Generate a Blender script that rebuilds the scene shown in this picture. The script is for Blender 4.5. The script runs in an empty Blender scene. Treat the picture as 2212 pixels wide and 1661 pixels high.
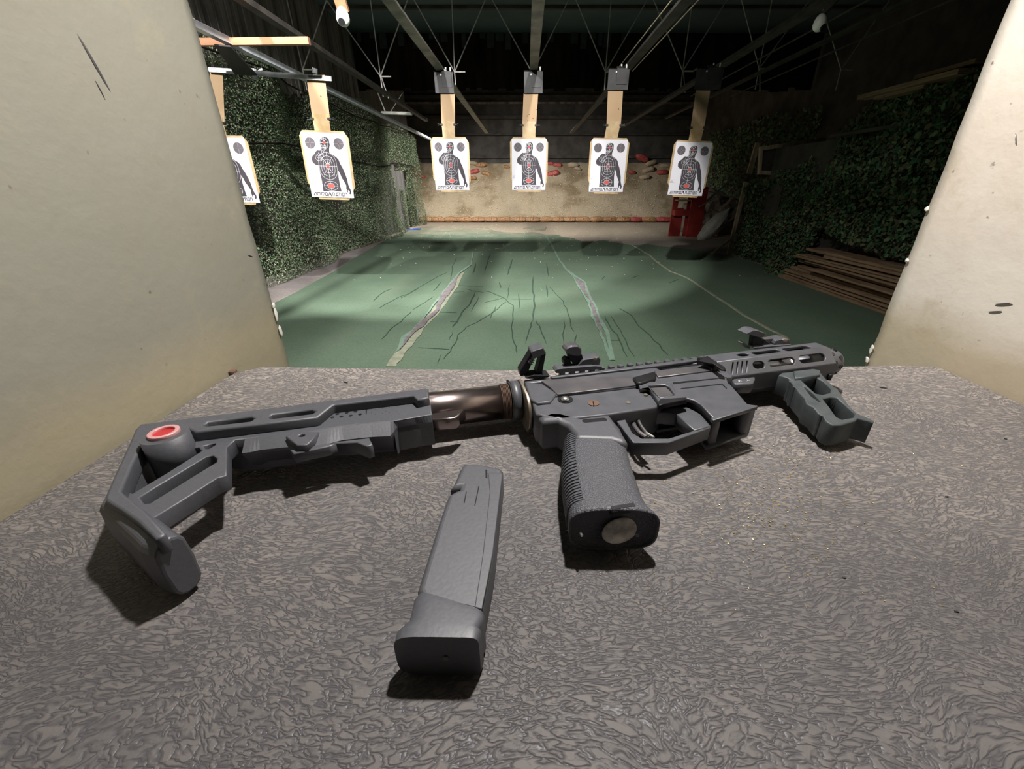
import bpy, bmesh, math, random
import numpy as np
from mathutils import Vector, Matrix

random.seed(7)
rng = np.random.default_rng(7)
SC = bpy.context.scene
COL = SC.collection

# ------------------------------------------------------------------ camera
F, CX, CY, TH, H = 881.0, 1136.0, 830.0, math.radians(26.0), 0.19
ST, CT = math.sin(TH), math.cos(TH)
cam_d = bpy.data.cameras.new('camera')
cam_d.sensor_width = 36.0
cam_d.lens = 36.0 * F / 2212.0
cam_d.shift_x = -(CX - 1106.0) / 2212.0
cam_d.clip_start = 0.01
cam_d.clip_end = 100
cam = bpy.data.objects.new('camera', cam_d)
cam.location = (0, 0, H)
cam.rotation_euler = (math.pi / 2 - TH, 0, 0)
COL.objects.link(cam)
SC.camera = cam

# ------------------------------------------------------------------ world, lights, exposure
SC.view_settings.view_transform = 'Standard'
SC.view_settings.look = 'None'
SC.view_settings.gamma = 1.0
SC.view_settings.use_curve_mapping = False
SC.view_settings.exposure = 0.0
w = bpy.data.worlds.new('world')
SC.world = w
w.use_nodes = True
w.node_tree.nodes['Background'].inputs[0].default_value = (0.55, 0.6, 0.7, 1)
w.node_tree.nodes['Background'].inputs[1].default_value = 0.005


def area(name, loc, target, size, power, color=(1, 1, 1), size_y=None, spread=180):
    d = bpy.data.lights.new(name, 'AREA')
    d.energy = power
    d.color = color
    d.size = size
    if size_y:
        d.shape = 'RECTANGLE'
        d.size_y = size_y
    d.spread = math.radians(spread)
    o = bpy.data.objects.new(name, d)
    o.location = loc
    o.rotation_euler = (Vector(target) - Vector(loc)).to_track_quat('-Z', 'Y').to_euler()
    COL.objects.link(o)
    return o


def spot(name, loc, target, power, angle, blend, radius, color=(1, 1, 1)):
    d = bpy.data.lights.new(name, 'SPOT')
    d.energy = power
    d.color = color
    d.spot_size = math.radians(angle)
    d.spot_blend = blend
    d.shadow_soft_size = radius
    o = bpy.data.objects.new(name, d)
    o.location = loc
    o.rotation_euler = (Vector(target) - Vector(loc)).to_track_quat('-Z', 'Y').to_euler()
    COL.objects.link(o)
    return o


# lamp over the shooting bench, added fill behind the shooter, range floodlights and added fills
spot('bench_lamp', (0.10, 0.39, 0.80), (0.10, 0.47, 0), 46.0, 116, 0.55, 0.02, (1.0, 0.955, 0.91))   # shaded lamp low over the bench
area('room_fill', (-0.2, -1.5, 1.5), (0.1, 0.4, 0.1), 1.2, 0.2, (0.93, 0.96, 1.0))
for x_, tx_, p_ in ((-3.0, -3.3, 1150), (-1.4, -1.5, 1700), (0.4, -0.2, 1400)):
    spot('range_flood', (x_, 2.3, 2.7), (tx_, 9.2, -1.60), p_, 60, 0.3, 0.05, (1.0, 0.98, 0.94))
area('board_fill', (-3.2, 4.6, 3.4), (-4.3, 7.2, 2.6), 0.25, 14, (1.0, 0.97, 0.92))  # added fill to brighten the left boards, no fixture known there
area('range_fill', (-0.7, 2.2, 2.9), (-0.7, 4.2, -1.2), 0.5, 140, (1.0, 0.98, 0.94), spread=120)
spot('berm_fill', (-2.4, 13.3, 3.7), (-0.9, 16.6, -1.2), 2500, 112, 0.7, 0.30, (1.0, 0.97, 0.92))  # added light to lift the berm, hidden behind the cloth curtain


# ------------------------------------------------------------------ projection helpers (real positions at real depths)
def ray(u, v):
    y = (CY - v) / F
    return (u - CX) / F, CT + y * ST, -ST + y * CT


def PZ(u, v, z):
    dx, dy, dz = ray(u, v)
    t = (z - H) / dz
    return Vector((dx * t, dy * t, z))


def PY(u, v, y):
    dx, dy, dz = ray(u, v)
    t = y / dy
    return Vector((dx * t, y, H + dz * t))


def PX(u, v, x):
    dx, dy, dz = ray(u, v)
    t = x / dx
    return Vector((x, dy * t, H + dz * t))


ZF = -1.21   # range floor, bench top is z = 0


# ------------------------------------------------------------------ materials
MATS = {}


def nt(m):
    return m.node_tree.nodes, m.node_tree.links


def base_mat(name, color, rough=0.6, metal=0.0, spec=0.5):
    m = bpy.data.materials.new(name)
    m.use_nodes = True
    b = m.node_tree.nodes['Principled BSDF']
    b.inputs['Base Color'].default_value = (*color, 1)
    b.inputs['Roughness'].default_value = rough
    b.inputs['Metallic'].default_value = metal
    b.inputs['Specular IOR Level'].default_value = spec
    MATS[name] = m
    return m


def coords(m, scale=(1, 1, 1), obj=True, rot=(0, 0, 0)):
    N, L = nt(m)
    tc = N.new('ShaderNodeTexCoord')
    mp = N.new('ShaderNodeMapping')
    mp.inputs['Scale'].default_value = scale
    mp.inputs['Rotation'].default_value = rot
    L.new(tc.outputs['Object'], mp.inputs[0])
    return mp.outputs[0]


def ramp(m, fac, stops, interp='LINEAR'):
    N, L = nt(m)
    r = N.new('ShaderNodeValToRGB')
    r.color_ramp.interpolation = interp
    e = r.color_ramp.elements
    while len(e) < len(stops):
        e.new(0.5)
    for k, (p, c) in enumerate(stops):
        e[k].position = p
        e[k].color = (*c, 1) if len(c) == 3 else c
    L.new(fac, r.inputs[0])
    return r.outputs[0]


def noise(m, vec, scale, detail=3, rough=0.5, dist=0.0):
    N, L = nt(m)
    n = N.new('ShaderNodeTexNoise')
    n.inputs['Scale'].default_value = scale
    n.inputs['Detail'].default_value = detail
    n.inputs['Roughness'].default_value = rough
    n.inputs['Distortion'].default_value = dist
    L.new(vec, n.inputs['Vector'])
    return n.outputs['Fac']


def mix(m, fac, a, b, mode='MIX'):
    N, L = nt(m)
    x = N.new('ShaderNodeMix')
    x.data_type = 'RGBA'
    x.blend_type = mode
    for sock, val in ((x.inputs[0], fac), (x.inputs[6], a), (x.inputs[7], b)):
        if hasattr(val, 'is_output') or isinstance(val, bpy.types.NodeSocket):
            L.new(val, sock)
        elif isinstance(val, (int, float)):
            sock.default_value = val
        else:
            sock.default_value = (*val, 1)
    return x.outputs[2]


def bump(m, h, strength=0.3, dist=0.01):
    N, L = nt(m)
    b = N.new('ShaderNodeBump')
    b.inputs['Strength'].default_value = strength
    b.inputs['Distance'].default_value = dist
    L.new(h, b.inputs['Height'])
    L.new(b.outputs[0], N['Principled BSDF'].inputs['Normal'])
    return b


def setc(m, sock, val):
    m.node_tree.links.new(val, m.node_tree.nodes['Principled BSDF'].inputs[sock])


def simple(name, c1, c2, scale=20, rough=0.6, metal=0.0, bs=0.2, bd=0.003, stretch=(1, 1, 1), spec=0.5, lo=0.35, hi=0.65, detail=4):
    """two-tone noise material with a little relief"""
    m = base_mat(name, c1, rough, metal, spec)
    v = coords(m, stretch)
    n = noise(m, v, scale, detail)
    setc(m, 'Base Color', ramp(m, n, [(lo, c1), (hi, c2)]))
    if bs:
        bump(m, n, bs, bd)
    return m


def bench_material():
    m = base_mat('bench_board', (0.2, 0.2, 0.2), 0.5, 0, 0.3)
    N, L = nt(m)
    tc = N.new('ShaderNodeTexCoord')
    # warp the surface coordinates with broad noise, then stretch a fine noise along the warped flow
    wn = N.new('ShaderNodeTexNoise')
    wn.inputs['Scale'].default_value = 11
    wn.inputs['Detail'].default_value = 1.5
    L.new(tc.outputs['Object'], wn.inputs['Vector'])
    sub = N.new('ShaderNodeVectorMath'); sub.operation = 'SUBTRACT'
    L.new(wn.outputs['Color'], sub.inputs[0]); sub.inputs[1].default_value = (0.5, 0.5, 0.5)
    scl = N.new('ShaderNodeVectorMath'); scl.operation = 'SCALE'
    L.new(sub.outputs[0], scl.inputs[0]); scl.inputs[3].default_value = 0.055
    add = N.new('ShaderNodeVectorMath'); add.operation = 'ADD'
    L.new(tc.outputs['Object'], add.inputs[0]); L.new(scl.outputs[0], add.inputs[1])
    mp = N.new('ShaderNodeMapping')
    mp.inputs['Rotation'].default_value = (0, 0, 0.9)
    mp.inputs['Scale'].default_value = (1.0, 2.4, 1.0)
    L.new(add.outputs[0], mp.inputs[0])
    g0 = noise(m, mp.outputs[0], 175, 1.5, 0.5, 0.55)
    # worm-like ridges: distance from the middle contour of the noise
    d1 = N.new('ShaderNodeMath'); d1.operation = 'SUBTRACT'; L.new(g0, d1.inputs[0]); d1.inputs[1].default_value = 0.5
    d2 = N.new('ShaderNodeMath'); d2.operation = 'ABSOLUTE'; L.new(d1.outputs[0], d2.inputs[0])
    g = ramp(m, d2.outputs[0], [(0.0, (0, 0, 0)), (0.045, (0.4, 0.4, 0.4)), (0.14, (1, 1, 1))])
    g2 = noise(m, mp.outputs[0], 40, 3, 0.6, 0.4)
    big = noise(m, tc.outputs['Object'], 4, 3)
    fine = noise(m, tc.outputs['Object'], 700, 2)
    c = ramp(m, g, [(0.0, (0.105, 0.102, 0.110)), (0.45, (0.225, 0.203, 0.190)), (1.0, (0.40, 0.35, 0.31))])
    c = mix(m, ramp(m, g2, [(0.40, (0, 0, 0)), (0.62, (0.6, 0.6, 0.6))]), c, (0.175, 0.165, 0.165))
    # light falloff painted into the colour: darker, more worn grain toward the shooter
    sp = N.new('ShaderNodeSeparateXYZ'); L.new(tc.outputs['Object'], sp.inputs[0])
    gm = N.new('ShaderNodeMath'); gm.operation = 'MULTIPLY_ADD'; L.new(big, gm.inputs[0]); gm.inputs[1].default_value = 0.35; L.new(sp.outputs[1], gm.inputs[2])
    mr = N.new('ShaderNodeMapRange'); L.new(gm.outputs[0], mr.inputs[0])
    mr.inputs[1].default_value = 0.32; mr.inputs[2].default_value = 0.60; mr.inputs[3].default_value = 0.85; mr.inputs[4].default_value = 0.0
    worn = ramp(m, g, [(0.0, (0.060, 0.058, 0.063)), (0.5, (0.074, 0.070, 0.072)), (1.0, (0.085, 0.080, 0.080))])  # dark near-side tones of the painted falloff
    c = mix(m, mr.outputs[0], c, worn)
    setc(m, 'Base Color', c)
    setc(m, 'Roughness', ramp(m, g, [(0.3, (0.42, 0.42, 0.42)), (0.7, (0.6, 0.6, 0.6))]))
    b1 = N.new('ShaderNodeBump'); b1.inputs['Strength'].default_value = 0.5; b1.inputs['Distance'].default_value = 0.0009
    L.new(g, b1.inputs['Height'])
    b2 = N.new('ShaderNodeBump'); b2.inputs['Strength'].default_value = 0.25; b2.inputs['Distance'].default_value = 0.0005
    L.new(fine, b2.inputs['Height']); L.new(b1.outputs[0], b2.inputs['Normal'])
    L.new(b2.outputs[0], N['Principled BSDF'].inputs['Normal'])
    return m


def plaster_material(name, base, stain, dark):
    m = base_mat(name, base, 0.75)
    v = coords(m)
    n1 = noise(m, v, 5, 5, 0.55)
    n2 = noise(m, v, 55, 4, 0.6)
    n3 = noise(m, v, 90, 2, 0.5)
    n4 = noise(m, v, 14, 5, 0.7)
    c = mix(m, ramp(m, n1, [(0.42, (0, 0, 0)), (0.72, (0.8, 0.8, 0.8))]), base, stain)
    c = mix(m, ramp(m, n4, [(0.58, (0, 0, 0)), (0.76, (0.5, 0.5, 0.5))]), c, dark)
    c = mix(m, ramp(m, n3, [(0.72, (0, 0, 0)), (0.78, (0.8, 0.8, 0.8))]), c, (0.12, 0.09, 0.06))
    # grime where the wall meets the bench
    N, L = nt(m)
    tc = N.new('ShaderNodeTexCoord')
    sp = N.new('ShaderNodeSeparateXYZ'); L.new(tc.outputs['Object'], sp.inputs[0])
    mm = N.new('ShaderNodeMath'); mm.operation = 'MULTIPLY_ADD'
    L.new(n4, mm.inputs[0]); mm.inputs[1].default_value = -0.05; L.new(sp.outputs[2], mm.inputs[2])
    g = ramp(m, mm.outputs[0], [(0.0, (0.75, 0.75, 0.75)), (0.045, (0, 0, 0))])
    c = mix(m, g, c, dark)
    setc(m, 'Base Color', c)
    bump(m, mix(m, 0.5, n1, n2), 0.25, 0.006)
    return m


def carpet_material():
    m = base_mat('green_carpet', (0.05, 0.1, 0.06), 0.85, 0, 0.25)
    v = coords(m)
    n1 = noise(m, v, 0.7, 5, 0.6)
    n2 = noise(m, v, 60, 3, 0.7)
    n3 = noise(m, coords(m, (1, 0.25, 1)), 2.2, 5, 0.6)
    c = ramp(m, n1, [(0.3, (0.095, 0.142, 0.096)), (0.7, (0.135, 0.186, 0.132))])
    c = mix(m, ramp(m, n3, [(0.5, (0, 0, 0)), (0.8, (0.35, 0.35, 0.35))]), c, (0.16, 0.17, 0.12))
    c = mix(m, ramp(m, n2, [(0.3, (0.45, 0.45, 0.45)), (0.6, (0, 0, 0))]), c, (0.045, 0.078, 0.05))
    # dust carried over from the sand at the far end
    N, L = nt(m)
    tc = N.new('ShaderNodeTexCoord')
    sp = N.new('ShaderNodeSeparateXYZ'); L.new(tc.outputs['Object'], sp.inputs[0])
    ma = N.new('ShaderNodeMath'); ma.operation = 'MULTIPLY_ADD'
    L.new(noise(m, v, 1.6, 6, 0.65), ma.inputs[0]); ma.inputs[1].default_value = 7.0
    L.new(sp.outputs[1], ma.inputs[2])
    mr = N.new('ShaderNodeMapRange'); mr.inputs[1].default_value = 16.2; mr.inputs[2].default_value = 20.0
    mr.inputs[3].default_value = 0.0; mr.inputs[4].default_value = 0.85
    L.new(ma.outputs[0], mr.inputs[0])
    c = mix(m, mr.outputs[0], c, (0.34, 0.29, 0.22))
    setc(m, 'Base Color', c)
    bump(m, n2, 0.35, 0.006)
    return m


def floor_material():
    m = base_mat('dusty_concrete', (0.2, 0.18, 0.17), 0.85)
    v = coords(m)
    n1 = noise(m, v, 1.1, 6, 0.6)
    n2 = noise(m, v, 40, 4, 0.65)
    c = ramp(m, n1, [(0.35, (0.19, 0.165, 0.165)), (0.65, (0.30, 0.26, 0.245))])
    N, L = nt(m)
    tc = N.new('ShaderNodeTexCoord')
    sp = N.new('ShaderNodeSeparateXYZ'); L.new(tc.outputs['Object'], sp.inputs[0])
    mr = N.new('ShaderNodeMapRange'); mr.inputs[1].default_value = 10.0; mr.inputs[2].default_value = 14.0
    L.new(sp.outputs[1], mr.inputs[0])
    c = mix(m, mr.outputs[0], c, (0.36, 0.30, 0.225))
    c = mix(m, ramp(m, n2, [(0.3, (0.5, 0.5, 0.5)), (0.55, (0, 0, 0))]), c, (0.10, 0.085, 0.07))
    setc(m, 'Base Color', c)
    bump(m, n2, 0.4, 0.01)
    return m


def sand_material():
    m = base_mat('berm_sand', (0.35, 0.29, 0.2), 0.95, 0, 0.1)
    v = coords(m)
    n1 = noise(m, v, 0.8, 6, 0.6)
    n2 = noise(m, v, 14, 5, 0.7)
    n3 = noise(m, v, 30, 2, 0.5)
    c = ramp(m, n1, [(0.38, (0.25, 0.19, 0.115)), (0.50, (0.40, 0.325, 0.225)), (0.75, (0.46, 0.385, 0.275))])
    c = mix(m, ramp(m, n2, [(0.28, (0.5, 0.5, 0.5)), (0.45, (0, 0, 0))]), c, (0.12, 0.09, 0.06))
    c = mix(m, ramp(m, n3, [(0.66, (0, 0, 0)), (0.70, (0.9, 0.9, 0.9))]), c, (0.62, 0.56, 0.46))
    setc(m, 'Base Color', c)
    bump(m, n2, 0.6, 0.04)
    return m


def leaf_material(name, stops):
    m = base_mat(name, (0.05, 0.08, 0.04), 0.8, 0, 0.2)
    v = coords(m)
    N, L = nt(m)
    at = N.new('ShaderNodeAttribute'); at.attribute_name = 'tone'
    big = noise(m, v, 1.2, 3, 0.6)
    ma = N.new('ShaderNodeMath'); ma.operation = 'MULTIPLY_ADD'
    L.new(big, ma.inputs[0]); ma.inputs[1].default_value = 0.55
    L.new(at.outputs['Fac'], ma.inputs[2])
    c = ramp(m, ma.outputs[0], stops, 'CONSTANT')
    setc(m, 'Base Color', c)
    return m


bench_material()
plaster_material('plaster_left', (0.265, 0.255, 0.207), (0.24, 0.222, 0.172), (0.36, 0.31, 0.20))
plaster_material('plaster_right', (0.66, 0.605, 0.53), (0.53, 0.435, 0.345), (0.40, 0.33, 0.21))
carpet_material()
floor_material()
sand_material()
simple('grey_flap', (0.03, 0.035, 0.036), (0.05, 0.055, 0.055), 9, 0.9)
leaf_material('net_green', [(0.0, (0.030, 0.040, 0.026)), (0.42, (0.12, 0.16, 0.09)), (0.66, (0.26, 0.29, 0.19)),
                            (0.84, (0.13, 0.23, 0.11)), (1.02, (0.36, 0.38, 0.27))])
leaf_material('net_dark', [(0.0, (0.030, 0.035, 0.020)), (0.45, (0.055, 0.105, 0.045)), (0.70, (0.12, 0.105, 0.06)),
                           (0.88, (0.05, 0.14, 0.07)), (1.1, (0.14, 0.20, 0.10))])
simple('wall_dark', (0.035, 0.03, 0.026), (0.07, 0.06, 0.05), 3, 0.9)
simple('block_wall', (0.045, 0.042, 0.038), (0.085, 0.078, 0.07), 2.5, 0.95, detail=8)
simple('weathered_board', (0.07, 0.060, 0.054), (0.22, 0.195, 0.175), 5, 0.9, stretch=(1, 1, 0.15), detail=6)
simple('grey_board', (0.12, 0.115, 0.11), (0.22, 0.21, 0.20), 5, 0.9, stretch=(4, 4, 0.2), detail=6)
simple('ceiling_teal', (0.06, 0.088, 0.096), (0.085, 0.12, 0.128), 1.2, 0.85)
simple('black_cloth', (0.010, 0.007, 0.006), (0.030, 0.021, 0.017), 4, 0.98, spec=0.1, stretch=(1, 1, 0.2))
simple('steel_rail', (0.11, 0.10, 0.085), (0.24, 0.22, 0.185), 6, 0.55, 0.35)
simple('dark_rail', (0.035, 0.03, 0.027), (0.075, 0.065, 0.055), 6, 0.7, 0.2)
simple('zinc', (0.42, 0.43, 0.47), (0.60, 0.61, 0.65), 10, 0.4, 0.15)
simple('rod_steel', (0.42, 0.40, 0.38), (0.58, 0.55, 0.52), 15, 0.55, 0.3)
simple('cardboard', (0.30, 0.20, 0.115), (0.335, 0.23, 0.135), 4, 0.85, bs=0.05)
simple('taped_cardboard', (0.28, 0.185, 0.08), (0.35, 0.255, 0.14), 12, 0.55, bs=0.05)
simple('carrier_black', (0.012, 0.012, 0.013), (0.026, 0.024, 0.025), 12, 0.6, 0.2)
simple('paper', (0.50, 0.485, 0.53), (0.53, 0.515, 0.56), 2, 0.8, bs=0.1, bd=0.004)
simple('print_black', (0.026, 0.022, 0.028), (0.036, 0.030, 0.038), 2, 0.8, bs=0)
simple('print_grey', (0.07, 0.06, 0.07), (0.085, 0.074, 0.085), 2, 0.8, bs=0)
simple('print_red', (0.30, 0.05, 0.045), (0.36, 0.07, 0.06), 2, 0.8, bs=0)
simple('print_white', (0.44, 0.43, 0.46), (0.47, 0.46, 0.49), 2, 0.8, bs=0)
simple('white_plastic', (0.72, 0.72, 0.66), (0.80, 0.80, 0.74), 3, 0.4, bs=0)
simple('lens_black', (0.012, 0.012, 0.014), (0.02, 0.02, 0.022), 3, 0.15, bs=0)
simple('orange_wood', (0.24, 0.105, 0.05), (0.34, 0.17, 0.09), 6, 0.7, stretch=(0.3, 3, 3))
simple('pale_wood', (0.30, 0.215, 0.14), (0.42, 0.32, 0.22), 8, 0.8, stretch=(3, 3, 0.3))
simple('plywood', (0.17, 0.105, 0.06), (0.34, 0.225, 0.135), 7, 0.85, stretch=(2, 0.3, 14), detail=6)
simple('red_paint', (0.30, 0.022, 0.018), (0.40, 0.04, 0.03), 4, 0.6)
simple('sack_white', (0.50, 0.48, 0.44), (0.64, 0.62, 0.57), 8, 0.7, bs=0.5, bd=0.03)
simple('bag_orange', (0.24, 0.085, 0.02), (0.52, 0.33, 0.18), 9, 0.22, bs=0.6, bd=0.03, lo=0.42, hi=0.60)
simple('bag_red', (0.38, 0.025, 0.030), (0.58, 0.22, 0.18), 9, 0.3, bs=0.6, bd=0.03, lo=0.45, hi=0.65)
simple('bag_sand', (0.33, 0.25, 0.16), (0.52, 0.42, 0.30), 8, 0.6, bs=0.6, bd=0.03)
simple('blue_plastic', (0.03, 0.10, 0.42), (0.06, 0.16, 0.55), 8, 0.4)
simple('seam_fabric', (0.20, 0.215, 0.15), (0.28, 0.29, 0.215), 15, 0.9)
simple('seam_dark', (0.115, 0.10, 0.105), (0.19, 0.165, 0.17), 15, 0.9)
simple('seam_edge', (0.13, 0.20, 0.15), (0.17, 0.25, 0.19), 15, 0.9)
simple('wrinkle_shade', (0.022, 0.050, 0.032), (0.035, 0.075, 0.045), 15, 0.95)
simple('crumb', (0.60, 0.52, 0.38), (0.75, 0.68, 0.55), 50, 0.7, bs=0)
simple('grey_debris', (0.15, 0.13, 0.11), (0.28, 0.24, 0.2), 6, 0.9)
# carbine materials
simple('gun_polymer', (0.058, 0.060, 0.070), (0.070, 0.072, 0.083), 500, 0.52, 0, 0.25, 0.0003, spec=0.8)
simple('gun_anodised', (0.072, 0.075, 0.086), (0.092, 0.094, 0.105), 90, 0.46, 0.15, 0.12, 0.0003, spec=0.8)
simple('gun_worn', (0.125, 0.122, 0.132), (0.175, 0.165, 0.168), 60, 0.42, 0.55, 0.2, 0.0004, spec=0.28)
simple('gun_black', (0.010, 0.010, 0.011), (0.018, 0.018, 0.020), 60, 0.5, 0.1, 0.1, 0.0003, spec=0.28)
simple('bare_steel', (0.42, 0.41, 0.40), (0.60, 0.58, 0.56), 60, 0.3, 0.9, 0.1, 0.0003)
simple('tube_steel', (0.235, 0.190, 0.180), (0.33, 0.275, 0.26), 45, 0.27, 0.95, 0.12, 0.0005, stretch=(0.4, 1, 1))
simple('worn_edge', (0.33, 0.28, 0.22), (0.45, 0.39, 0.31), 80, 0.4, 0.8, 0.1, 0.0003)
simple('red_anodised', (0.50, 0.030, 0.035), (0.62, 0.06, 0.06), 60, 0.35, 0.3, 0.0)
simple('pink_ring', (0.60, 0.30, 0.30), (0.66, 0.36, 0.36), 60, 0.4, 0.2, 0.0)
simple('foregrip_grey', (0.058, 0.068, 0.071), (0.078, 0.090, 0.093), 120, 0.5, 0.1, 0.1, 0.0003, spec=0.28)
simple('dusty_plug', (0.30, 0.27, 0.24), (0.75, 0.70, 0.63), 120, 0.8, 0, 0.3, 0.0004, detail=6)
simple('barrel_steel', (0.24, 0.24, 0.24), (0.32, 0.32, 0.32), 50, 0.35, 0.8, 0.1, 0.0003)
simple('brown_worn', (0.10, 0.05, 0.03), (0.20, 0.13, 0.09), 70, 0.6, 0.3, 0.1, 0.0003)
simple('brass_flake', (0.75, 0.52, 0.12), (0.85, 0.62, 0.2), 50, 0.3, 0.6, 0)
simple('fastener_rust', (0.16, 0.09, 0.07), (0.24, 0.15, 0.12), 300, 0.7, 0.3, 0.2, 0.0003)
simple('chip_white', (0.72, 0.69, 0.64), (0.80, 0.77, 0.72), 100, 0.9, 0, 0.3, 0.001)
simple('dark_chip', (0.03, 0.03, 0.03), (0.05, 0.05, 0.05), 100, 0.8, 0, 0)


def grip_material():
    m = base_mat('grip_stipple', (0.052, 0.053, 0.060), 0.55)
    N, L = nt(m)
    tc = N.new('ShaderNodeTexCoord')
    vo = N.new('ShaderNodeTexVoronoi')
    vo.inputs['Scale'].default_value = 850
    L.new(tc.outputs['Object'], vo.inputs['Vector'])
    h = ramp(m, vo.outputs['Distance'], [(0.1, (1, 1, 1)), (0.6, (0, 0, 0))])
    setc(m, 'Base Color', ramp(m, vo.outputs['Distance'], [(0.2, (0.088, 0.090, 0.102)), (0.7, (0.062, 0.063, 0.072))]))
    bump(m, h, 0.6, 0.0006)
    return m


grip_material()


# ------------------------------------------------------------------ object helpers
def link_mesh(name, me, mats, parent=None, smooth=False, loc=None):
    if isinstance(mats, str):
        mats = [mats]
    if not me.materials:
        for x in mats:
            me.materials.append(MATS[x])
    o = bpy.data.objects.new(name, me)
    COL.objects.link(o)
    if parent:
        o.parent = parent
    if loc is not None:
        o.location = loc
    if smooth:
        me.polygons.foreach_set('use_smooth', [True] * len(me.polygons))
    return o


def obj(name, bm, mats, parent=None, smooth=False, loc=None):
    me = bpy.data.meshes.new(name)
    bm.normal_update()
    bm.to_mesh(me)
    bm.free()
    return link_mesh(name, me, mats, parent, smooth, loc)


def thing(name, label, cat, loc=(0, 0, 0), rot=(0, 0, 0), group=None):
    o = bpy.data.objects.new(name, None)
    o.empty_display_size = 0.05
    COL.objects.link(o)
    o.location = loc
    o.rotation_euler = rot
    return tag(o, label, cat, group)


def tag(o, label, cat, group=None):
    o['label'] = label
    o['category'] = cat
    if group:
        o['group'] = group
    return o


def struct(o):
    o['kind'] = 'structure'
    return o


def stuff(o):
    o['kind'] = 'stuff'
    return o


def add_box(bm, lo, hi, mat=None, bev=0.0):
    M = Matrix.Translation([(a + b) / 2 for a, b in zip(lo, hi)]) @ Matrix.Diagonal([abs(b - a) for a, b in zip(lo, hi)] + [1])
    if mat is not None:
        M = mat @ M
    r = bmesh.ops.create_cube(bm, size=1, matrix=M)
    if bev:
        es = list({e for v in r['verts'] for e in v.link_edges})
        bmesh.ops.bevel(bm, geom=es, offset=bev, segments=1, affect='EDGES')
    return r


def box(name, lo, hi, mat, parent=None, bev=0.0, M=None):
    bm = bmesh.new()
    add_box(bm, lo, hi, M, bev)
    return obj(name, bm, mat, parent)


def add_cyl(bm, p, q, r1, r2=None, seg=16, caps=True):
    p, q = Vector(p), Vector(q)
    d = q - p
    M = Matrix.Translation((p + q) / 2) @ d.to_track_quat('Z', 'Y').to_matrix().to_4x4()
    return bmesh.ops.create_cone(bm, cap_ends=caps, segments=seg, radius1=r1, radius2=r1 if r2 is None else r2, depth=d.length, matrix=M)


def cyl(name, p, q, r, mat, parent=None, r2=None, seg=16, smooth=False):
    bm = bmesh.new()
    add_cyl(bm, p, q, r, r2, seg)
    return obj(name, bm, mat, parent, smooth)


def bar_bm(bm, p, q, w, h):
    """rectangular bar from p to q"""
    p, q = Vector(p), Vector(q)
    d = q - p
    up = Vector((0, 0, 1)) if abs(d.normalized().z) < 0.95 else Vector((0, 1, 0))
    x = d.normalized()
    y = up.cross(x).normalized()
    z = x.cross(y)
    R = Matrix((x, y, z)).transposed().to_4x4()
    M = Matrix.Translation((p + q) / 2) @ R @ Matrix.Diagonal((d.length, w, h, 1))
    bmesh.ops.create_cube(bm, size=1, matrix=M)


def bar(name, p, q, w, h, mat, parent=None):
    bm = bmesh.new()
    bar_bm(bm, p, q, w, h)
    return obj(name, bm, mat, parent)


def plate(name, outer, holes, z0, z1, mat, parent=None, bev=0.0, M=None, res=1):
    """flat part with an outline and holes in x,y, between z0 and z1, with chamfered edges"""
    cu = bpy.data.curves.new(name, 'CURVE')
    cu.dimensions = '2D'
    cu.fill_mode = 'BOTH'
    bev = min(bev, (z1 - z0) * 0.49)
    cu.extrude = (z1 - z0) / 2 - bev
    cu.bevel_depth = bev
    cu.bevel_resolution = res
    cu.offset = -bev
    for ring in [outer] + list(holes):
        sp = cu.splines.new('POLY')
        sp.points.add(len(ring) - 1)
        for k, p in enumerate(ring):
            sp.points[k].co = (p[0], p[1], 0, 1)
        sp.use_cyclic_u = True
    tmp = bpy.data.objects.new('tmp', cu)
    me = bpy.data.meshes.new_from_object(tmp)
    bpy.data.objects.remove(tmp)
    bpy.data.curves.remove(cu)
    T = Matrix.Translation((0, 0, (z0 + z1) / 2))
    if M is not None:
        T = M @ T
    me.transform(T)
    me.name = name
    me.materials.clear()
    return link_mesh(name, me, mat, parent)


def circle(cx, cy, rx, ry=None, n=16, rot=0.0):
    ry = rx if ry is None else ry
    out = []
    for k in range(n):
        t = 2 * math.pi * k / n
        x, y = rx * math.cos(t), ry * math.sin(t)
        out.append((cx + x * math.cos(rot) - y * math.sin(rot), cy + x * math.sin(rot) + y * math.cos(rot)))
    return out


def slot(p, q, r, n=5):
    """rounded slot outline between two end points"""
    p, q = Vector(p[:2]), Vector(q[:2])
    a = math.atan2(q.y - p.y, q.x - p.x)
    out = []
    for k in range(n + 1):
        t = a - math.pi / 2 + math.pi * k / n
        out.append((q.x + r * math.cos(t), q.y + r * math.sin(t)))
    for k in range(n + 1):
        t = a + math.pi / 2 + math.pi * k / n
        out.append((p.x + r * math.cos(t), p.y + r * math.sin(t)))
    return out


def copy_tree(o, parent=None):
    c = o.copy()
    COL.objects.link(c)
    if parent:
        c.parent = parent
    for ch in list(o.children):
        copy_tree(ch, c)
    return c


def mesh_np(name, verts, faces, mat, parent=None, smooth=False):
    me = bpy.data.meshes.new(name)
    me.from_pydata([tuple(v) for v in verts], [], [tuple(f) for f in faces])
    me.update()
    return link_mesh(name, me, mat, parent, smooth)


# fbm-like value noise for displacing geometry
from mathutils import noise as mn


def fbm(x, y, z=0.0, o=4):
    s, a = 0.0, 0.5
    for k in range(o):
        s += a * mn.noise((x * 2 ** k, y * 2 ** k, z + 7.3 * k))
        a *= 0.5
    return s


# ================================================================== BOOTH: bench and side walls
WL, WR, WEND, BEDGE = -0.337, 0.485, 0.54, 0.434


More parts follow.
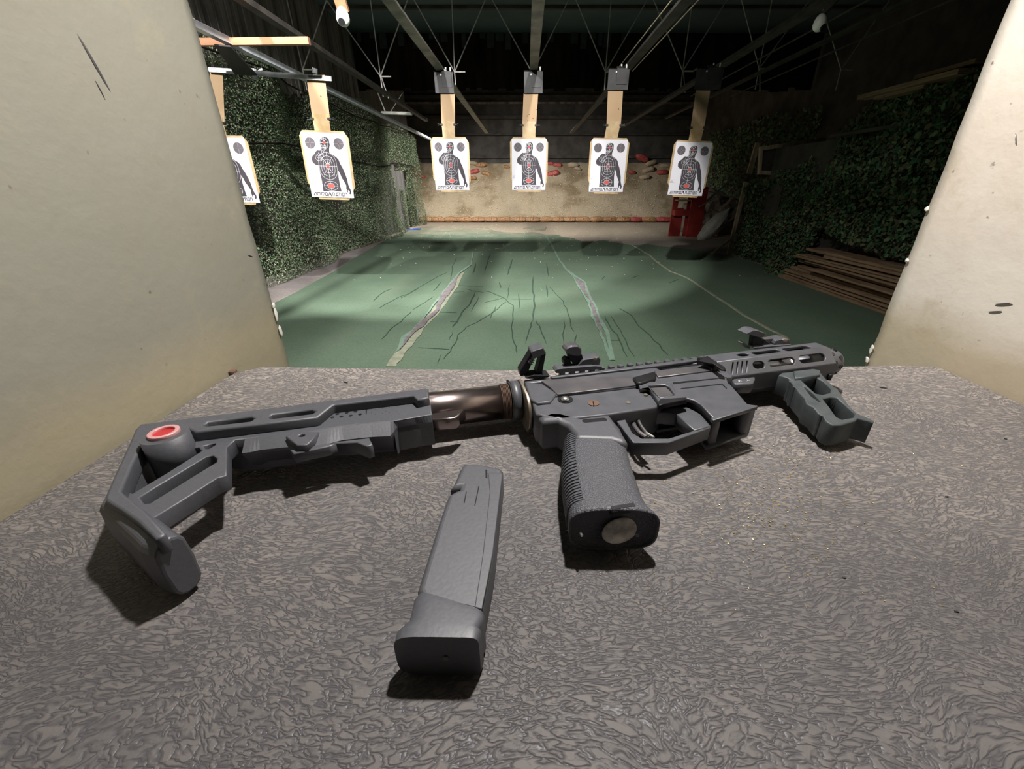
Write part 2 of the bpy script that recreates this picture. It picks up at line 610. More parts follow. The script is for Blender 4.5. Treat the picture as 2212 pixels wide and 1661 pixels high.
def booth_wall(name, x, side, mat):
    """plastered side wall of the booth, inner face at x, with a ragged vertical end"""
    y0, y1, z0, z1 = -1.0, WEND, -1.21, 2.05
    ny, nz = 60, 110
    ys = [y0 + (y1 - y0) * (k / ny) ** 0.7 for k in range(ny + 1)]
    zs = [z0 + (z1 - z0) * k / nz for k in range(nz + 1)]
    V, Fc = [], []
    for j, z in enumerate(zs):
        rag = 0.004 * fbm(z * 18, x * 9) + 0.0035 * fbm(z * 70, 2 + x)
        for i, y in enumerate(ys):
            yy = y + (rag if i == ny else 0)
            dx = 0.003 * fbm(y * 6, z * 6, x * 5)
            if i == ny:
                dx -= side * 0.0 + 0.0
                V.append((x + side * (0.0035 + abs(rag) * 0.6), yy, z))
            else:
                V.append((x + dx * 1.0, yy, z))
    n = ny + 1
    for j in range(nz):
        for i in range(ny):
            q = (j * n + i, j * n + i + 1, (j + 1) * n + i + 1, (j + 1) * n + i)
            Fc.append(q if side < 0 else q[::-1])
    # far end face and back
    off = len(V)
    for j, z in enumerate(zs):
        V.append((x + side * 0.30, WEND, z))
    for j in range(nz):
        q = (j * n + ny, off + j, off + j + 1, (j + 1) * n + ny)
        Fc.append(q if side < 0 else q[::-1])
    off2 = len(V)
    V += [(x + side * 0.30, y0, z0), (x + side * 0.30, y0, z1)]
    Fc.append((off, off2, off2 + 1, off + nz))
    Fc.append((0, off2, off2 + 1, nz * n))
    return struct(mesh_np(name, V, Fc, mat, smooth=True))


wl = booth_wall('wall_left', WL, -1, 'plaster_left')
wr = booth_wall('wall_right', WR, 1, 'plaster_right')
# chips of bare plaster broken from the wall ends
for wall, x, pts in ((wl, WL, [(606, 672, 30), (616, 708, 26), (600, 655, 12)]), (wr, WR, [(1862, 745, 22), (1858, 770, 14), (1985, 450, 10), (1950, 560, 7)])):
    for u, v, L in pts:
        P = PX(u, v, x)
        s = L / F * 0.65
        bm = bmesh.new()
        bmesh.ops.create_icosphere(bm, subdivisions=2, radius=1, matrix=Matrix.Translation((x, WEND - 0.004, P.z)) @ Matrix.Diagonal((0.0012, 0.0030, s * 0.42, 1)))
        for q in bm.verts:
            q.co += Vector((0, 1, 1)) * 0.002 * mn.noise(q.co * 300)
        obj('plaster_chip', bm, 'chip_white', wall)
# dark scuffs on the left wall
for u, v, l, a in ((205, 140, 60, 0.3), (540, 552, 16, 1.2), (216, 195, 22, 0.2)):
    P = PX(u, v, WL)
    bm = bmesh.new()
    s = l / F * 0.55
    bmesh.ops.create_icosphere(bm, subdivisions=2, radius=1, matrix=Matrix.Translation(P) @ Matrix.Rotation(a, 4, 'X') @ Matrix.Diagonal((0.0010, s * 0.035, s * 0.5, 1)))
    obj('scuff_mark', bm, 'gun_worn', wl)
for u, v, l, a in ((2168, 655, 26, 1.25), (2150, 672, 20, 1.25), (2195, 300, 20, -0.5)):
    P = PX(u, v, WR)
    bm = bmesh.new()
    s = l / F * 0.55
    bmesh.ops.create_icosphere(bm, subdivisions=2, radius=1, matrix=Matrix.Translation(P) @ Matrix.Rotation(a, 4, 'X') @ Matrix.Diagonal((0.0010, s * 0.035, s * 0.5, 1)))
    obj('scuff_mark', bm, 'gun_worn', wr)

# bench: board with a softly rounded far edge and rounded far left corner
bench = thing('bench', 'grey-brown mottled wooden shooting bench the carbine lies on', 'bench', (0.07, 0, 0))
pts = [(WL + 0.002, -0.9), (WR - 0.002, -0.9)]
pts += [(WR - 0.002, BEDGE + 0.006), (WR - 0.04, BEDGE + 0.0085)]
for k in range(9):
    x = WR - 0.05 - (WR - 0.05 - WL - 0.03) * k / 8
    pts.append((x, BEDGE + 0.006 - 0.010 * math.sin(math.pi * k / 8) + (0.003 if k < 3 else 0)))
pts += [(WL + 0.012, BEDGE - 0.008), (WL + 0.004, BEDGE - 0.022)]
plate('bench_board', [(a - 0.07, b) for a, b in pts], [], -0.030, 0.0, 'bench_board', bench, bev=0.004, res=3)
box('bench_support', (WL - 0.07 + 0.01, 0.30, ZF), (WR - 0.07 - 0.01, 0.34, -0.031), 'plaster_left', bench)
nail = PZ(503, 802, 0)
cyl('nail_head', (nail.x - 0.07, nail.y, -0.001), (nail.x - 0.07, nail.y, 0.0012), 0.0042, 'fastener_rust', bench)

# ================================================================== RANGE SHELL
struct(box('floor', (-8.5, 0.3, ZF - 0.1), (8.5, 23, ZF), 'dusty_concrete'))
XL = -4.3
# left range wall: dark backing with weathered vertical boards above the net
lw = struct(box('wall_range_left', (XL - 0.2, 0.54, ZF), (XL - 0.05, 17.6, 4.3), 'wall_dark'))
y = 3.6
while y < 12.8:
    wd = random.uniform(0.09, 0.17)
    z0 = 1.75 + random.uniform(-0.1, 0.05)
    box('board', (XL - 0.05, y, z0), (XL - 0.02 + random.uniform(-0.012, 0.015), y + wd - 0.02, 3.59), 'weathered_board', lw)
    y += wd
# grey boards showing through the net near its far end
for k in range(16):
    y = 12.6 + k * 0.21
    box('board', (XL - 0.03, y, ZF), (XL + 0.03 + random.uniform(-0.015, 0.015), y + 0.19, 0.75 + random.uniform(-0.2, 0.1)), 'grey_board', lw)
struct(box('wall_range_right', (7.5, 0.54, ZF), (7.7, 23, 4.3), 'wall_dark'))
bw = struct(box('wall_back', (-8.5, 21.8, ZF), (8.5, 22.0, 4.3), 'block_wall'))
struct(box('wall_far_left', (-8.2, 17.6, ZF), (-8.0, 23, 4.3), 'wall_dark'))
for v, hh in ((208, 0.10), (222, 0.07), (253, 0.12), (290, 0.07), (338, 0.14)):
    P = PY(1000, v, 21.75)
    box('purlin', (-8.4, 21.68, P.z - hh / 2), (8.4, 21.8, P.z + hh / 2), 'wall_dark' if v != 222 else 'weathered_board', bw)
cei = struct(box('ceiling', (-8.5, 0.3, 3.6), (8.5, 13.1, 3.7), 'ceiling_teal'))
box('purlin', (-8.3, 11.2, 3.55), (8.3, 11.28, 3.6), 'wall_dark', cei)
struct(box('ceiling_far', (-8.5, 13.1, 4.25), (8.5, 23, 4.3), 'wall_dark'))
# partition above and beside the booth, seen only from the range side
pf = struct(box('wall_front', (WR + 0.30, 0.40, ZF), (8.5, 0.54, 3.6), 'plaster_left'))
struct(box('wall_front_left', (-8.5, 0.40, ZF), (WL - 0.30, 0.54, 3.6), 'plaster_left'))
struct(box('wall_front_top', (WL - 0.30, 0.40, 2.05), (WR + 0.30, 0.54, 3.6), 'plaster_left'))
struct(box('wall_front_sill', (WL - 0.30, 0.345, ZF), (WR + 0.30, 0.42, -0.031), 'plaster_left'))

# black cloth strips hanging across the hall
ctn = thing('cloth_curtain', 'ragged black cloth strips hanging in a wide band under the teal ceiling', 'curtain', (0, 12.95, 2.4))
x = -8.0
while x < 7.4:
    wd = random.uniform(0.11, 0.26)
    bot = 2.44 + random.uniform(-0.05, 0.06)
    dy = random.uniform(-0.03, 0.03)
    bm = bmesh.new()
    add_box(bm, (x, dy, bot - 2.4), (x + wd + 0.03, dy + 0.012, 3.6 - 2.4))
    obj('cloth_strip', bm, 'black_cloth', ctn)
    if -5.5 < x < 2.5 and random.random() < 0.62:
        hgt = random.uniform(0.10, 0.34)
        bm = bmesh.new()
        add_box(bm, (x, dy - 0.03, 1.2 - hgt), (x + wd * 0.8, dy - 0.022, 1.2))
        obj('cloth_flap', bm, 'grey_flap', ctn)
    x += wd

# ------------------------------------------------------------------ carpet
E_ = [(900, 492), (925, 489), (948, 492), (966, 486), (1000, 487), (1030, 491), (1052, 490), (1068, 499), (1090, 502), (1130, 503),
      (1150, 501), (1180, 507), (1205, 507), (1215, 512), (1240, 515), (1256, 522), (1285, 522), (1300, 518), (1330, 524), (1365, 530),
      (1400, 528), (1430, 533), (1470, 536), (1500, 540), (1540, 548), (1575, 552)]
far = [PZ(u, v, ZF) for u, v in E_]
left = [PZ(u, v, ZF) for u, v in ((600, 652), (640, 632), (690, 604), (725, 585), (760, 561), (805, 535), (840, 515), (870, 502))]
right = [PZ(u, v, ZF) for u, v in ((1590, 556), (1625, 566), (1665, 580), (1720, 597), (1790, 625), (1890, 655))]
poly = [(-3.35, 0.56)] + [(p.x, p.y) for p in left] + [(p.x, p.y) for p in far] + [(p.x, p.y) for p in right] + [(4.3, 0.56)]
carpet = thing('carpet', 'worn green felt carpet covering the range floor', 'carpet', (0, 0, ZF))
plate('carpet_sheet', poly, [], 0.0, 0.012, 'green_carpet', carpet, bev=0.003)
patch = [PZ(u, v, ZF) for u, v in ((1130, 493), (1150, 488), (1180, 490), (1178, 497), (1150, 498))]
plate('carpet_scrap', [(p.x, p.y) for p in patch], [], 0.0, 0.012, 'green_carpet', carpet)
for u, v, w2 in ((1188, 515, 16), (1440, 542, 60), (1560, 556, 40)):
    c = PZ(u, v, ZF)
    plate('carpet_scrap', circle(c.x, c.y, w2 / F * c.y * 0.6, w2 / F * c.y * 0.5, 12), [], 0.0, 0.013, 'green_carpet', carpet)


def ribbon(name, pts, widths, mat, parent, z0, hgt, taper=True):
    """low ridge following world points (x, y)"""
    V, Fc = [], []
    n = len(pts)
    for k, p in enumerate(pts):
        a = Vector(pts[max(0, k - 1)][:2]); b = Vector(pts[min(n - 1, k + 1)][:2])
        t = (b - a).normalized()
        nx = Vector((-t.y, t.x))
        w = widths[k] if hasattr(widths, '__len__') else widths
        if taper and k in (0, n - 1):
            w *= 0.25
        c = Vector(p[:2])
        V += [(*(c + nx * w / 2), z0), (*(c + nx * w * 0.3), z0 + hgt), (*(c - nx * w * 0.3), z0 + hgt), (*(c - nx * w / 2), z0)]
    for k in range(n - 1):
        o = 4 * k
        for j in range(3):
            Fc.append((o + j, o + j + 4, o + j + 5, o + j + 1))
    Fc.append((0, 1, 2, 3))
    Fc.append(tuple(4 * (n - 1) + j for j in (3, 2, 1, 0)))
    return mesh_np(name, V, Fc, mat, parent)


def fl(pts):
    return [PZ(u, v, ZF) for u, v in pts]


def Zc(x, y):   # zoom of [800,440,1500,820] at 3.16
    return 800 + x / 3.16, 440 + y / 3.16


def jag(pts, amt, n=4):
    """subdivide and jitter a polyline in the floor plane"""
    out = []
    for a, b in zip(pts[:-1], pts[1:]):
        for k in range(n):
            t = k / n
            q = a.lerp(b, t)
            if k or out:
                q = q + Vector((random.uniform(-1, 1) * amt, random.uniform(-1, 1) * amt * 0.3, 0))
            out.append(q)
    out.append(pts[-1])
    return out


# carpet seams: torn strips with lighter edges
def seam(lpts, rpts, mat, name, z=0.013, parent=carpet):
    a = [PZ(*Zc(*p), ZF) for p in lpts]
    b = [PZ(*Zc(*p), ZF) for p in rpts]
    ring = jag(a, 0.012, 3) + jag(b[::-1], 0.012, 3)
    return plate(name, [(p.x, p.y) for p in ring], [], z, z + 0.006, mat, parent)


seam([(110, 1120), (160, 1050), (200, 980), (300, 860), (410, 750), (470, 660), (560, 540), (620, 480)],
     [(180, 1120), (215, 1060), (280, 980), (370, 860), (455, 770), (520, 690), (595, 570), (645, 470)], 'seam_fabric', 'carpet_seam')
seam([(170, 1030), (215, 920), (310, 850), (390, 750), (450, 670), (520, 580), (600, 480), (680, 420), (700, 330)],
     [(200, 1010), (270, 910), (330, 840), (410, 740), (470, 660), (540, 560), (615, 480), (690, 425), (706, 330)], 'seam_edge', 'seam_lip', 0.018)
seam([(195, 1015), (260, 910), (330, 835), (440, 735), (480, 640), (545, 560), (595, 500)],
     [(205, 1010), (280, 910), (360, 850), (470, 735), (520, 650), (565, 590), (610, 490)], 'seam_dark', 'seam_gap', 0.0235)
seam([(1390, 520), (1430, 580), (1490, 650), (1510, 740), (1530, 810), (1580, 900)],
     [(1405, 510), (1460, 550), (1500, 620), (1540, 700), (1560, 800), (1585, 900)], 'seam_dark', 'seam_gap', 0.013)
seam([(1340, 460), (1380, 510), (1430, 600), (1485, 680), (1510, 780), (1560, 880), (1590, 960), (1630, 1080)],
     [(1355, 460), (1395, 515), (1440, 590), (1497, 670), (1520, 760), (1575, 890), (1610, 960), (1662, 1080)], 'seam_edge', 'seam_lip', 0.016)
seam([(1195, 220), (1235, 300), (1290, 400), (1340, 465), (1395, 505), (1460, 545), (1470, 600), (1520, 690), (1555, 780), (1600, 880), (1640, 1080)],
     [(1203, 220), (1250, 300), (1303, 400), (1350, 460), (1405, 495), (1470, 540), (1482, 600), (1530, 690), (1570, 780), (1625, 890), (1670, 1080)], 'seam_edge', 'seam_lip', 0.014)
s3 = [(1365, 530), (1378, 537), (1392, 546), (1405, 553), (1423, 570), (1450, 588), (1475, 597), (1484, 601), (1500, 611), (1530, 631), (1570, 658), (1610, 684), (1660, 713), (1705, 735)]
ribbon('carpet_seam', jag(fl(s3), 0.01, 2), 0.045, 'seam_fabric', carpet, 0.012 - 0.0, 0.008)

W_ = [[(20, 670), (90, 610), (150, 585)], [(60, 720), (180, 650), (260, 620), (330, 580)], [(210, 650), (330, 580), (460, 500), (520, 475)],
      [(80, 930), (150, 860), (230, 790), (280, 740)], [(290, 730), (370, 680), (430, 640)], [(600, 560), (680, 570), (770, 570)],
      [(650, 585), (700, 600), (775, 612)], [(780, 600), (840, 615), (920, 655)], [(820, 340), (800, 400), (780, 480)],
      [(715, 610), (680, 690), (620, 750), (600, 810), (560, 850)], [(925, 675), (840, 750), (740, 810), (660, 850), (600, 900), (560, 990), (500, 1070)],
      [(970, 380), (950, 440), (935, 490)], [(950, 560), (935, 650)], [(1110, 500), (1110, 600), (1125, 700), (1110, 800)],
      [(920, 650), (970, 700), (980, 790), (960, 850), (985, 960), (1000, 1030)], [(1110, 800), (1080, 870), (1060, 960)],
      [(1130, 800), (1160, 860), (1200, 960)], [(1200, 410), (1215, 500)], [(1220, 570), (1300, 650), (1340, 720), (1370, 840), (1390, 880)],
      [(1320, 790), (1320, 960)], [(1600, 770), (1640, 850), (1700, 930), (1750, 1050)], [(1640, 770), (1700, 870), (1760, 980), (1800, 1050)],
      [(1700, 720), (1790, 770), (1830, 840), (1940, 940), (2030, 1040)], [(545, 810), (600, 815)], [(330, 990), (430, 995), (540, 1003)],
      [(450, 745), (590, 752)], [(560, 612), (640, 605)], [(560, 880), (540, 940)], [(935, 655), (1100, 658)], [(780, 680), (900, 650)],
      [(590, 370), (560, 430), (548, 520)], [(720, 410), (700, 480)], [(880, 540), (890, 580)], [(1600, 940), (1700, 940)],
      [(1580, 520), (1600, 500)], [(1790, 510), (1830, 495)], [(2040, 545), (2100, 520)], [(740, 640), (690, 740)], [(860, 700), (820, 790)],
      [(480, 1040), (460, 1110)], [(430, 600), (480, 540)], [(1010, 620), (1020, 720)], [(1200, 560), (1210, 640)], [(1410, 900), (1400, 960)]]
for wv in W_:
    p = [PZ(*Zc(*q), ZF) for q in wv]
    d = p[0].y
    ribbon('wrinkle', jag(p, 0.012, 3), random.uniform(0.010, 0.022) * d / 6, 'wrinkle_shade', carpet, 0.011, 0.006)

# crumbs and spent bits scattered over the far part of the floor: nobody could count them
V, Fc = [], []
for k in range(800):
    yy = 5 + 13.5 * random.random() ** 0.45
    xx = random.uniform(-3.2, 5.0)
    s = random.uniform(0.004, 0.012)
    o = len(V)
    a = random.random() * 6.28
    for j in range(4):
        V.append((xx + s * math.cos(a + j * 1.57), yy + s * math.sin(a + j * 1.57) * random.uniform(0.6, 1.2), ZF + 0.012))
    V.append((xx, yy, ZF + 0.012 + s * 0.8))
    Fc += [(o, o + 1, o + 4), (o + 1, o + 2, o + 4), (o + 2, o + 3, o + 4), (o + 3, o, o + 4)]
tag(stuff(mesh_np('floor_debris', V, Fc, 'crumb')), 'pale crumbs and chips scattered over the far end of the carpet', 'debris')

# ------------------------------------------------------------------ sand berm
nx, ny = 150, 40
V, Fc = [], []
for j in range(ny + 1):
    t = j / ny
    for i in range(nx + 1):
        x = -7.9 + 15.3 * i / nx
        yb = 18.75 + 0.10 * fbm(x * 0.6, 1) + (0.10 * max(0, x) * 0.02)
        y = yb + (21.75 - yb) * t
        prof = (ZF - 0.03) + (1.16 - ZF) * min(1, (t * 1.12)) ** 0.92
        z = prof + 0.10 * fbm(x * 0.8, y * 0.9, 3) * min(1, 3 * t) + 0.05 * fbm(x * 3, y * 3, 1) * min(1, 4 * t)
        V.append((x, y, z))
for j in range(ny):
    for i in range(nx):
        a = j * (nx + 1) + i
        Fc.append((a, a + 1, a + nx + 2, a + nx + 1))
berm = mesh_np('sand_berm', V, Fc, 'berm_sand', smooth=True)
tag(berm, 'sloping tan sand bullet trap across the far end of the range', 'sand')


def berm_pt(u, v):
    """point on the berm slope under a pixel"""
    dx, dy, dz = ray(u, v)
    for k in range(400):
        y = 18.7 + k * 0.008
        t = y / dy
        z = H + dz * t
        tt = (y - 18.8) / (21.75 - 18.8)
        zp = ZF + (1.16 - ZF) * min(1, max(0, tt) * 1.12) ** 0.92
        if z <= zp:
            break
    return Vector((dx * t, y, z))


# rubble chips at the foot of the berm
V, Fc = [], []
for k in range(1600):
    xx = random.uniform(-4.6, 6.0)
    t = random.random() ** 2.2
    yy = 18.8 + 2.2 * t - 0.1
    tt = max(0, (yy - 18.8) / 2.95)
    zz = ZF + (1.16 - ZF) * (tt * 1.12) ** 0.92 + 0.03
    s = random.uniform(0.008, 0.024)
    o = len(V)
    a = random.random() * 6.28
    for j in range(4):
        V.append((xx + s * math.cos(a + j * 1.57), yy + s * math.sin(a + j * 1.57), zz))
    V.append((xx, yy - s * 0.6, zz + s * 1.2))
    Fc += [(o, o + 1, o + 4), (o + 1, o + 2, o + 4), (o + 2, o + 3, o + 4), (o + 3, o, o + 4)]
tag(stuff(mesh_np('berm_rubble', V, Fc, 'crumb')), 'pale shards and stones strewn on the foot of the sand slope', 'rubble')


def bag_mesh(seed):
    bm = bmesh.new()
    bmesh.ops.create_icosphere(bm, subdivisions=3, radius=1)
    for v in bm.verts:
        c = v.co.copy()
        s = lambda q, e: math.copysign(abs(q) ** e, q)
        v.co = Vector((s(c.x, 0.62), s(c.y, 0.8), s(c.z, 0.8)))
        n_ = 1 + 0.22 * mn.noise(c * 1.8 + Vector((seed, 0, 0)))
        v.co *= n_
    me = bpy.data.meshes.new('sandbag')
    bm.to_mesh(me)
    bm.free()
    me.polygons.foreach_set('use_smooth', [True] * len(me.polygons))
    return me


bags = {}
for mt in ('bag_orange', 'bag_red', 'bag_sand'):
    for s in range(3):
        me = bag_mesh(s * 5.1 + len(mt))
        me.materials.append(MATS[mt])
        bags[mt, s] = me


def bag(P, size, mt, label, group=None, rz=0.0, ry=0.0):
    o = bpy.data.objects.new('sandbag', bags[mt, random.randrange(3)])
    COL.objects.link(o)
    o.location = P
    o.scale = size
    o.rotation_euler = (random.uniform(-0.1, 0.1), ry, rz)
    return tag(o, label, 'sandbag', group)


ORD = 'first second third fourth fifth sixth seventh eighth ninth tenth eleventh twelfth thirteenth fourteenth fifteenth sixteenth seventeenth eighteenth nineteenth twentieth twenty-first twenty-second twenty-third twenty-fourth twenty-fifth twenty-sixth twenty-seventh twenty-eighth twenty-ninth thirtieth'.split()
x = PZ(905, 480, ZF).x
k = 0
while x < PZ(1450, 488, ZF).x:
    wd = random.uniform(0.46, 0.70)
    t_ = (x + 4.7) / 11.0
    red = x > 3.4 and k % 2 == 0
    bag((x + wd / 2, 18.55 + 0.02 * math.sin(x), ZF + 0.12), (wd / 2 * 1.08, 0.12, 0.105), 'bag_red' if red else 'bag_orange',
        'crumpled red sandbag in the low row, %s from the row\'s left end' % ORD[k] if red else 'orange-brown sandbag in the low row, %s from the row\'s left end' % ORD[k],
        'sandbags along the berm foot', rz=random.uniform(-0.08, 0.08))
    x += wd * 0.95
    k += 1
TB = [(898, 372, 22, 'bag_red', 'red sandbag half buried at the far left of the berm'), (912, 381, 14, 'bag_red', 'smaller red sandbag on the far left of the berm'),
      (1022, 352, 20, 'bag_sand', 'tan sandbag on the berm crest right of the second full target'),
      (1040, 356, 24, 'bag_orange', 'brown sandbag topmost in the pile between the second and third targets'),
      (1024, 370, 22, 'bag_red', 'red sandbag in the pile between two central left targets'),
      (1050, 374, 20, 'bag_orange', 'orange sandbag lower in the pile between central left targets'),
      (1022, 384, 16, 'bag_orange', 'yellowish torn sandbag lowest in the pile left of centre'),
      (1095, 360, 14, 'bag_orange', 'small orange sandbag just left of the middle target'),
      (1188, 353, 16, 'bag_red', 'bright red sandbag beside the top right of the middle target'),
      (1204, 356, 20, 'bag_red', 'faded red sandbag on the crest right of the middle target'),
      (1238, 356, 24, 'bag_sand', 'pale sandbag on the crest midway between middle and fourth targets'),
      (1194, 374, 26, 'bag_red', 'large red sandbag lying below the crest right of the middle target'),
      (1248, 364, 16, 'bag_sand', 'small pale sandbag under the crest left of the fourth target'),
      (1380, 342, 28, 'bag_red', 'red and white sandbag leaning on the wall above the crest'),
      (1405, 352, 24, 'bag_sand', 'grey sandbag topmost in the pile left of the rightmost target'),
      (1365, 372, 18, 'bag_red', 'dark red sandbag right of the fourth target'),
      (1400, 366, 26, 'bag_sand', 'tan sandbag in the middle of the pile left of the rightmost target'),
      (1430, 372, 26, 'bag_red', 'brownish red sandbag touching the rightmost target in view'),
      (1392, 382, 22, 'bag_sand', 'flat tan sandbag lowest in the right pile'),
      (1436, 358, 22, 'bag_sand', 'pale flattened sandbag near the rightmost target top left')]
for u, v, w2, mt, lb in TB:
    P = berm_pt(u, v)
    P.y = min(P.y, 21.35)
    hw = w2 / F * P.y / 1.14 / 2
    bag(P + Vector((0, -0.03, 0)), (hw, hw * 0.6, hw * 0.42), mt, lb, None, rz=random.uniform(-0.3, 0.3), ry=random.uniform(-0.3, 0.3))


# ------------------------------------------------------------------ camouflage nets
def leaves(name, count, place, size, mat, parent, seed):
    r = np.random.default_rng(seed)
    V = np.zeros((count * 5, 3)); tone = np.zeros(count * 5)
    keep = 0
    P, Nn = place(r, count)
    n = len(P)
    a = r.uniform(0, 2 * np.pi, n)
    s = r.uniform(size * 0.55, size * 1.25, n)
    asp = r.uniform(0.45, 1.0, n)
    # tangent frame: leaves hang roughly in the net's surface, tilted at random
    nr = Nn + r.normal(0, 0.55, (n, 3))
    nr /= np.linalg.norm(nr, axis=1)[:, None]
    t1 = np.cross(nr, np.array([0.1, 0.3, 1.0])); t1 /= np.linalg.norm(t1, axis=1)[:, None]
    t2 = np.cross(nr, t1)
    ax = np.cos(a)[:, None] * t1 + np.sin(a)[:, None] * t2
    ay = -np.sin(a)[:, None] * t1 + np.cos(a)[:, None] * t2
    V = np.zeros((n, 5, 3))
    shp = [(1, 0.1), (0.3, 0.75), (-0.8, 0.5), (-0.9, -0.45), (0.35, -0.7)]
    for j, (p, q) in enumerate(shp):
        V[:, j] = P + ax * (s * p)[:, None] + ay * (s * asp * q)[:, None]
    V[:, 0] += nr * (s * 0.3)[:, None]
    V[:, 3] += nr * (s * 0.25)[:, None]
    idx = np.arange(n * 5).reshape(n, 5)
    me = bpy.data.meshes.new(name)
    me.vertices.add(n * 5); me.vertices.foreach_set('co', V.reshape(-1))
    me.loops.add(n * 5); me.loops.foreach_set('vertex_index', idx.reshape(-1))
    me.polygons.add(n); me.polygons.foreach_set('loop_start', np.arange(n) * 5)
    me.update()
    at = me.attributes.new('tone', 'FLOAT', 'POINT')
    at.data.foreach_set('value', np.repeat(r.uniform(0, 0.85, n), 5))
    o = link_mesh(name, me, mat, parent)
    return stuff(o)


def left_bulge(y, z):
    """x of the draped left net"""
    return XL + 0.14 + 0.16 * np.sin(y * 1.1 + 0.5 * z) + 0.06 * np.sin(y * 2.9 - z * 1.7) + 0.05 * np.sin(z * 4 + y) + np.clip(-(z + 0.5), 0, 1) * 0.22


def place_left(r, n):
    y = 3.0 + 14.6 * r.random(n) ** 0.85
    z = ZF + 0.02 + (2.25 - ZF) * r.random(n)
    # scalloped top
    top = 2.12 - 0.018 * (y - 5) + 0.07 * np.sin(y * 1.7) - 0.10 * np.abs(np.sin(y * 0.8))
    k = z < top
    # bare boards showing at the far end
    bare = (y > 12.8) & (y < 16.3) & (z < 0.5 - 0.2 * np.sin(y * 3)) & (np.sin(y * 5.2 + z * 0.8) > -0.35)
    k &= ~(bare & (r.random(n) < 0.93))
    y, z = y[k], z[k]
    P = np.stack([left_bulge(y, z) + r.normal(0, 0.02, len(y)), y, z], 1)
    N_ = np.tile(np.array([1.0, 0, 0.1]), (len(y), 1))
    return P, N_


netl = thing('camouflage_net', 'green camouflage net draped along the whole left wall', 'netting', (XL, 10, ZF))
netl.location = (0, 0, 0)
leaves('net_leaves', 230000, place_left, 0.0135, 'net_green', netl, 3)
# net cords: dark sagging ropes tying the net
for zz in (0.75, 1.75):
    pts = [Vector((left_bulge(yy, zz) + 0.06, yy, zz + 0.10 * math.sin(yy * 0.9))) for yy in np.linspace(3.5, 17, 28)]
    bm = bmesh.new()
    for a, b in zip(pts[:-1], pts[1:]):
        add_cyl(bm, a, b, 0.012, seg=6)
    obj('net_cord', bm, 'black_cloth', netl)

XR = 4.75


def right_top(y):
    return np.where(y < 6.7, 1.22, np.where(y < 7.3, 1.22 - (y - 6.7) * 0.9, np.maximum(0.68 - (y - 7.3) * 0.22, 0.2)))


def place_right(r, n):
    y = 3.6 + 5.9 * r.random(n)
    z = ZF + (1.35 - ZF) * r.random(n)
    k = z < right_top(y) + 0.06 * np.sin(y * 9)
    # gap at the foot where the plywood stack shows
    gapz = np.where(y < 7.0, -0.62 - 0.02 * (y - 4), -2.0)
    gapz = np.where((y > 5.4) & (y < 6.9), -0.62 + (y - 5.4) * 0.16, gapz)
    k &= ~(z < gapz)
    y, z = y[k], z[k]
    x = XR - 0.08 - 0.14 * np.sin(y * 1.3 + z) - 0.06 * np.sin(y * 4.1 - 2 * z) - 0.07 * np.sin(z * 5 + y * 2) - np.clip(-(z + 0.3), 0, 1) * 0.12
    P = np.stack([x + r.normal(0, 0.03, len(y)), y, z], 1)
    return P, np.tile(np.array([-1.0, 0, 0.15]), (len(y), 1))


netr = thing('camouflage_net', 'dark leafy camouflage net hung over the right-hand partition', 'netting', (0, 0, 0))
leaves('net_leaves', 30000, place_right, 0.034, 'net_dark', netr, 5)
rp = thing('net_partition', 'dark low partition behind the right camouflage net', 'partition', (XR + 0.1, 6.5, ZF))
box('panel', (0, -5.9, 0), (0.06, 2.6, 2.05), 'wall_dark', rp)
box('panel', (-0.02, 2.0, 0), (0.04, 3.0, 1.5), 'wall_dark', rp)
box('ledge', (-0.25, -5.9, 2.05), (0.5, 0.7, 2.09), 'wall_dark', rp)
# right backdrop net, nearly lost in the dark
def place_backnet(r, n):
    y = 12 + 6.4 * r.random(n); z = ZF + 3.2 * r.random(n)
    x = 7.15 - 0.2 * np.sin(y * 1.3 + z)
    return np.stack([x, y, z], 1), np.tile(np.array([-1.0, -0.3, 0]), (n, 1))
nb = thing('camouflage_net', 'dim camouflage net on the far right wall behind the red stand', 'netting', (0, 0, 0))
leaves('net_leaves', 5000, place_backnet, 0.06, 'net_dark', nb, 9)

# ------------------------------------------------------------------ plywood stacks
yy0, n_sh = 3.6, 13
for k in range(n_sh):
    z = ZF + 0.01 + k * 0.040
    x0 = 4.33 + random.uniform(-0.07, 0.07)
    y1 = 6.95 - k * 0.03 + random.choice([-0.45, -0.1, 0, 0.05, 0.1, -0.2])
    y0 = 3.9 + random.uniform(-0.2, 0.2)
    o = thing('plywood_sheet', '', 'plywood', (x0, y0, z), (0, 0, random.uniform(-0.02, 0.02)))
    where = ['bottom sheet', 'sheet just above the bottom one', 'third sheet from the floor', 'fourth sheet from the floor', 'fifth sheet from the floor', 'sixth sheet from the floor',
             'middle sheet', 'sheet just above the middle', 'fifth sheet from the top', 'fourth sheet from the top', 'third sheet from the top', 'sheet just below the top one', 'top sheet'][k]
    o['label'] = 'brown plywood, %s of the stack below the right net' % where
    box('sheet', (0, 0, 0), (0.34, y1 - y0, random.choice([0.018, 0.026, 0.036, 0.036])), 'plywood', o, bev=0.002)
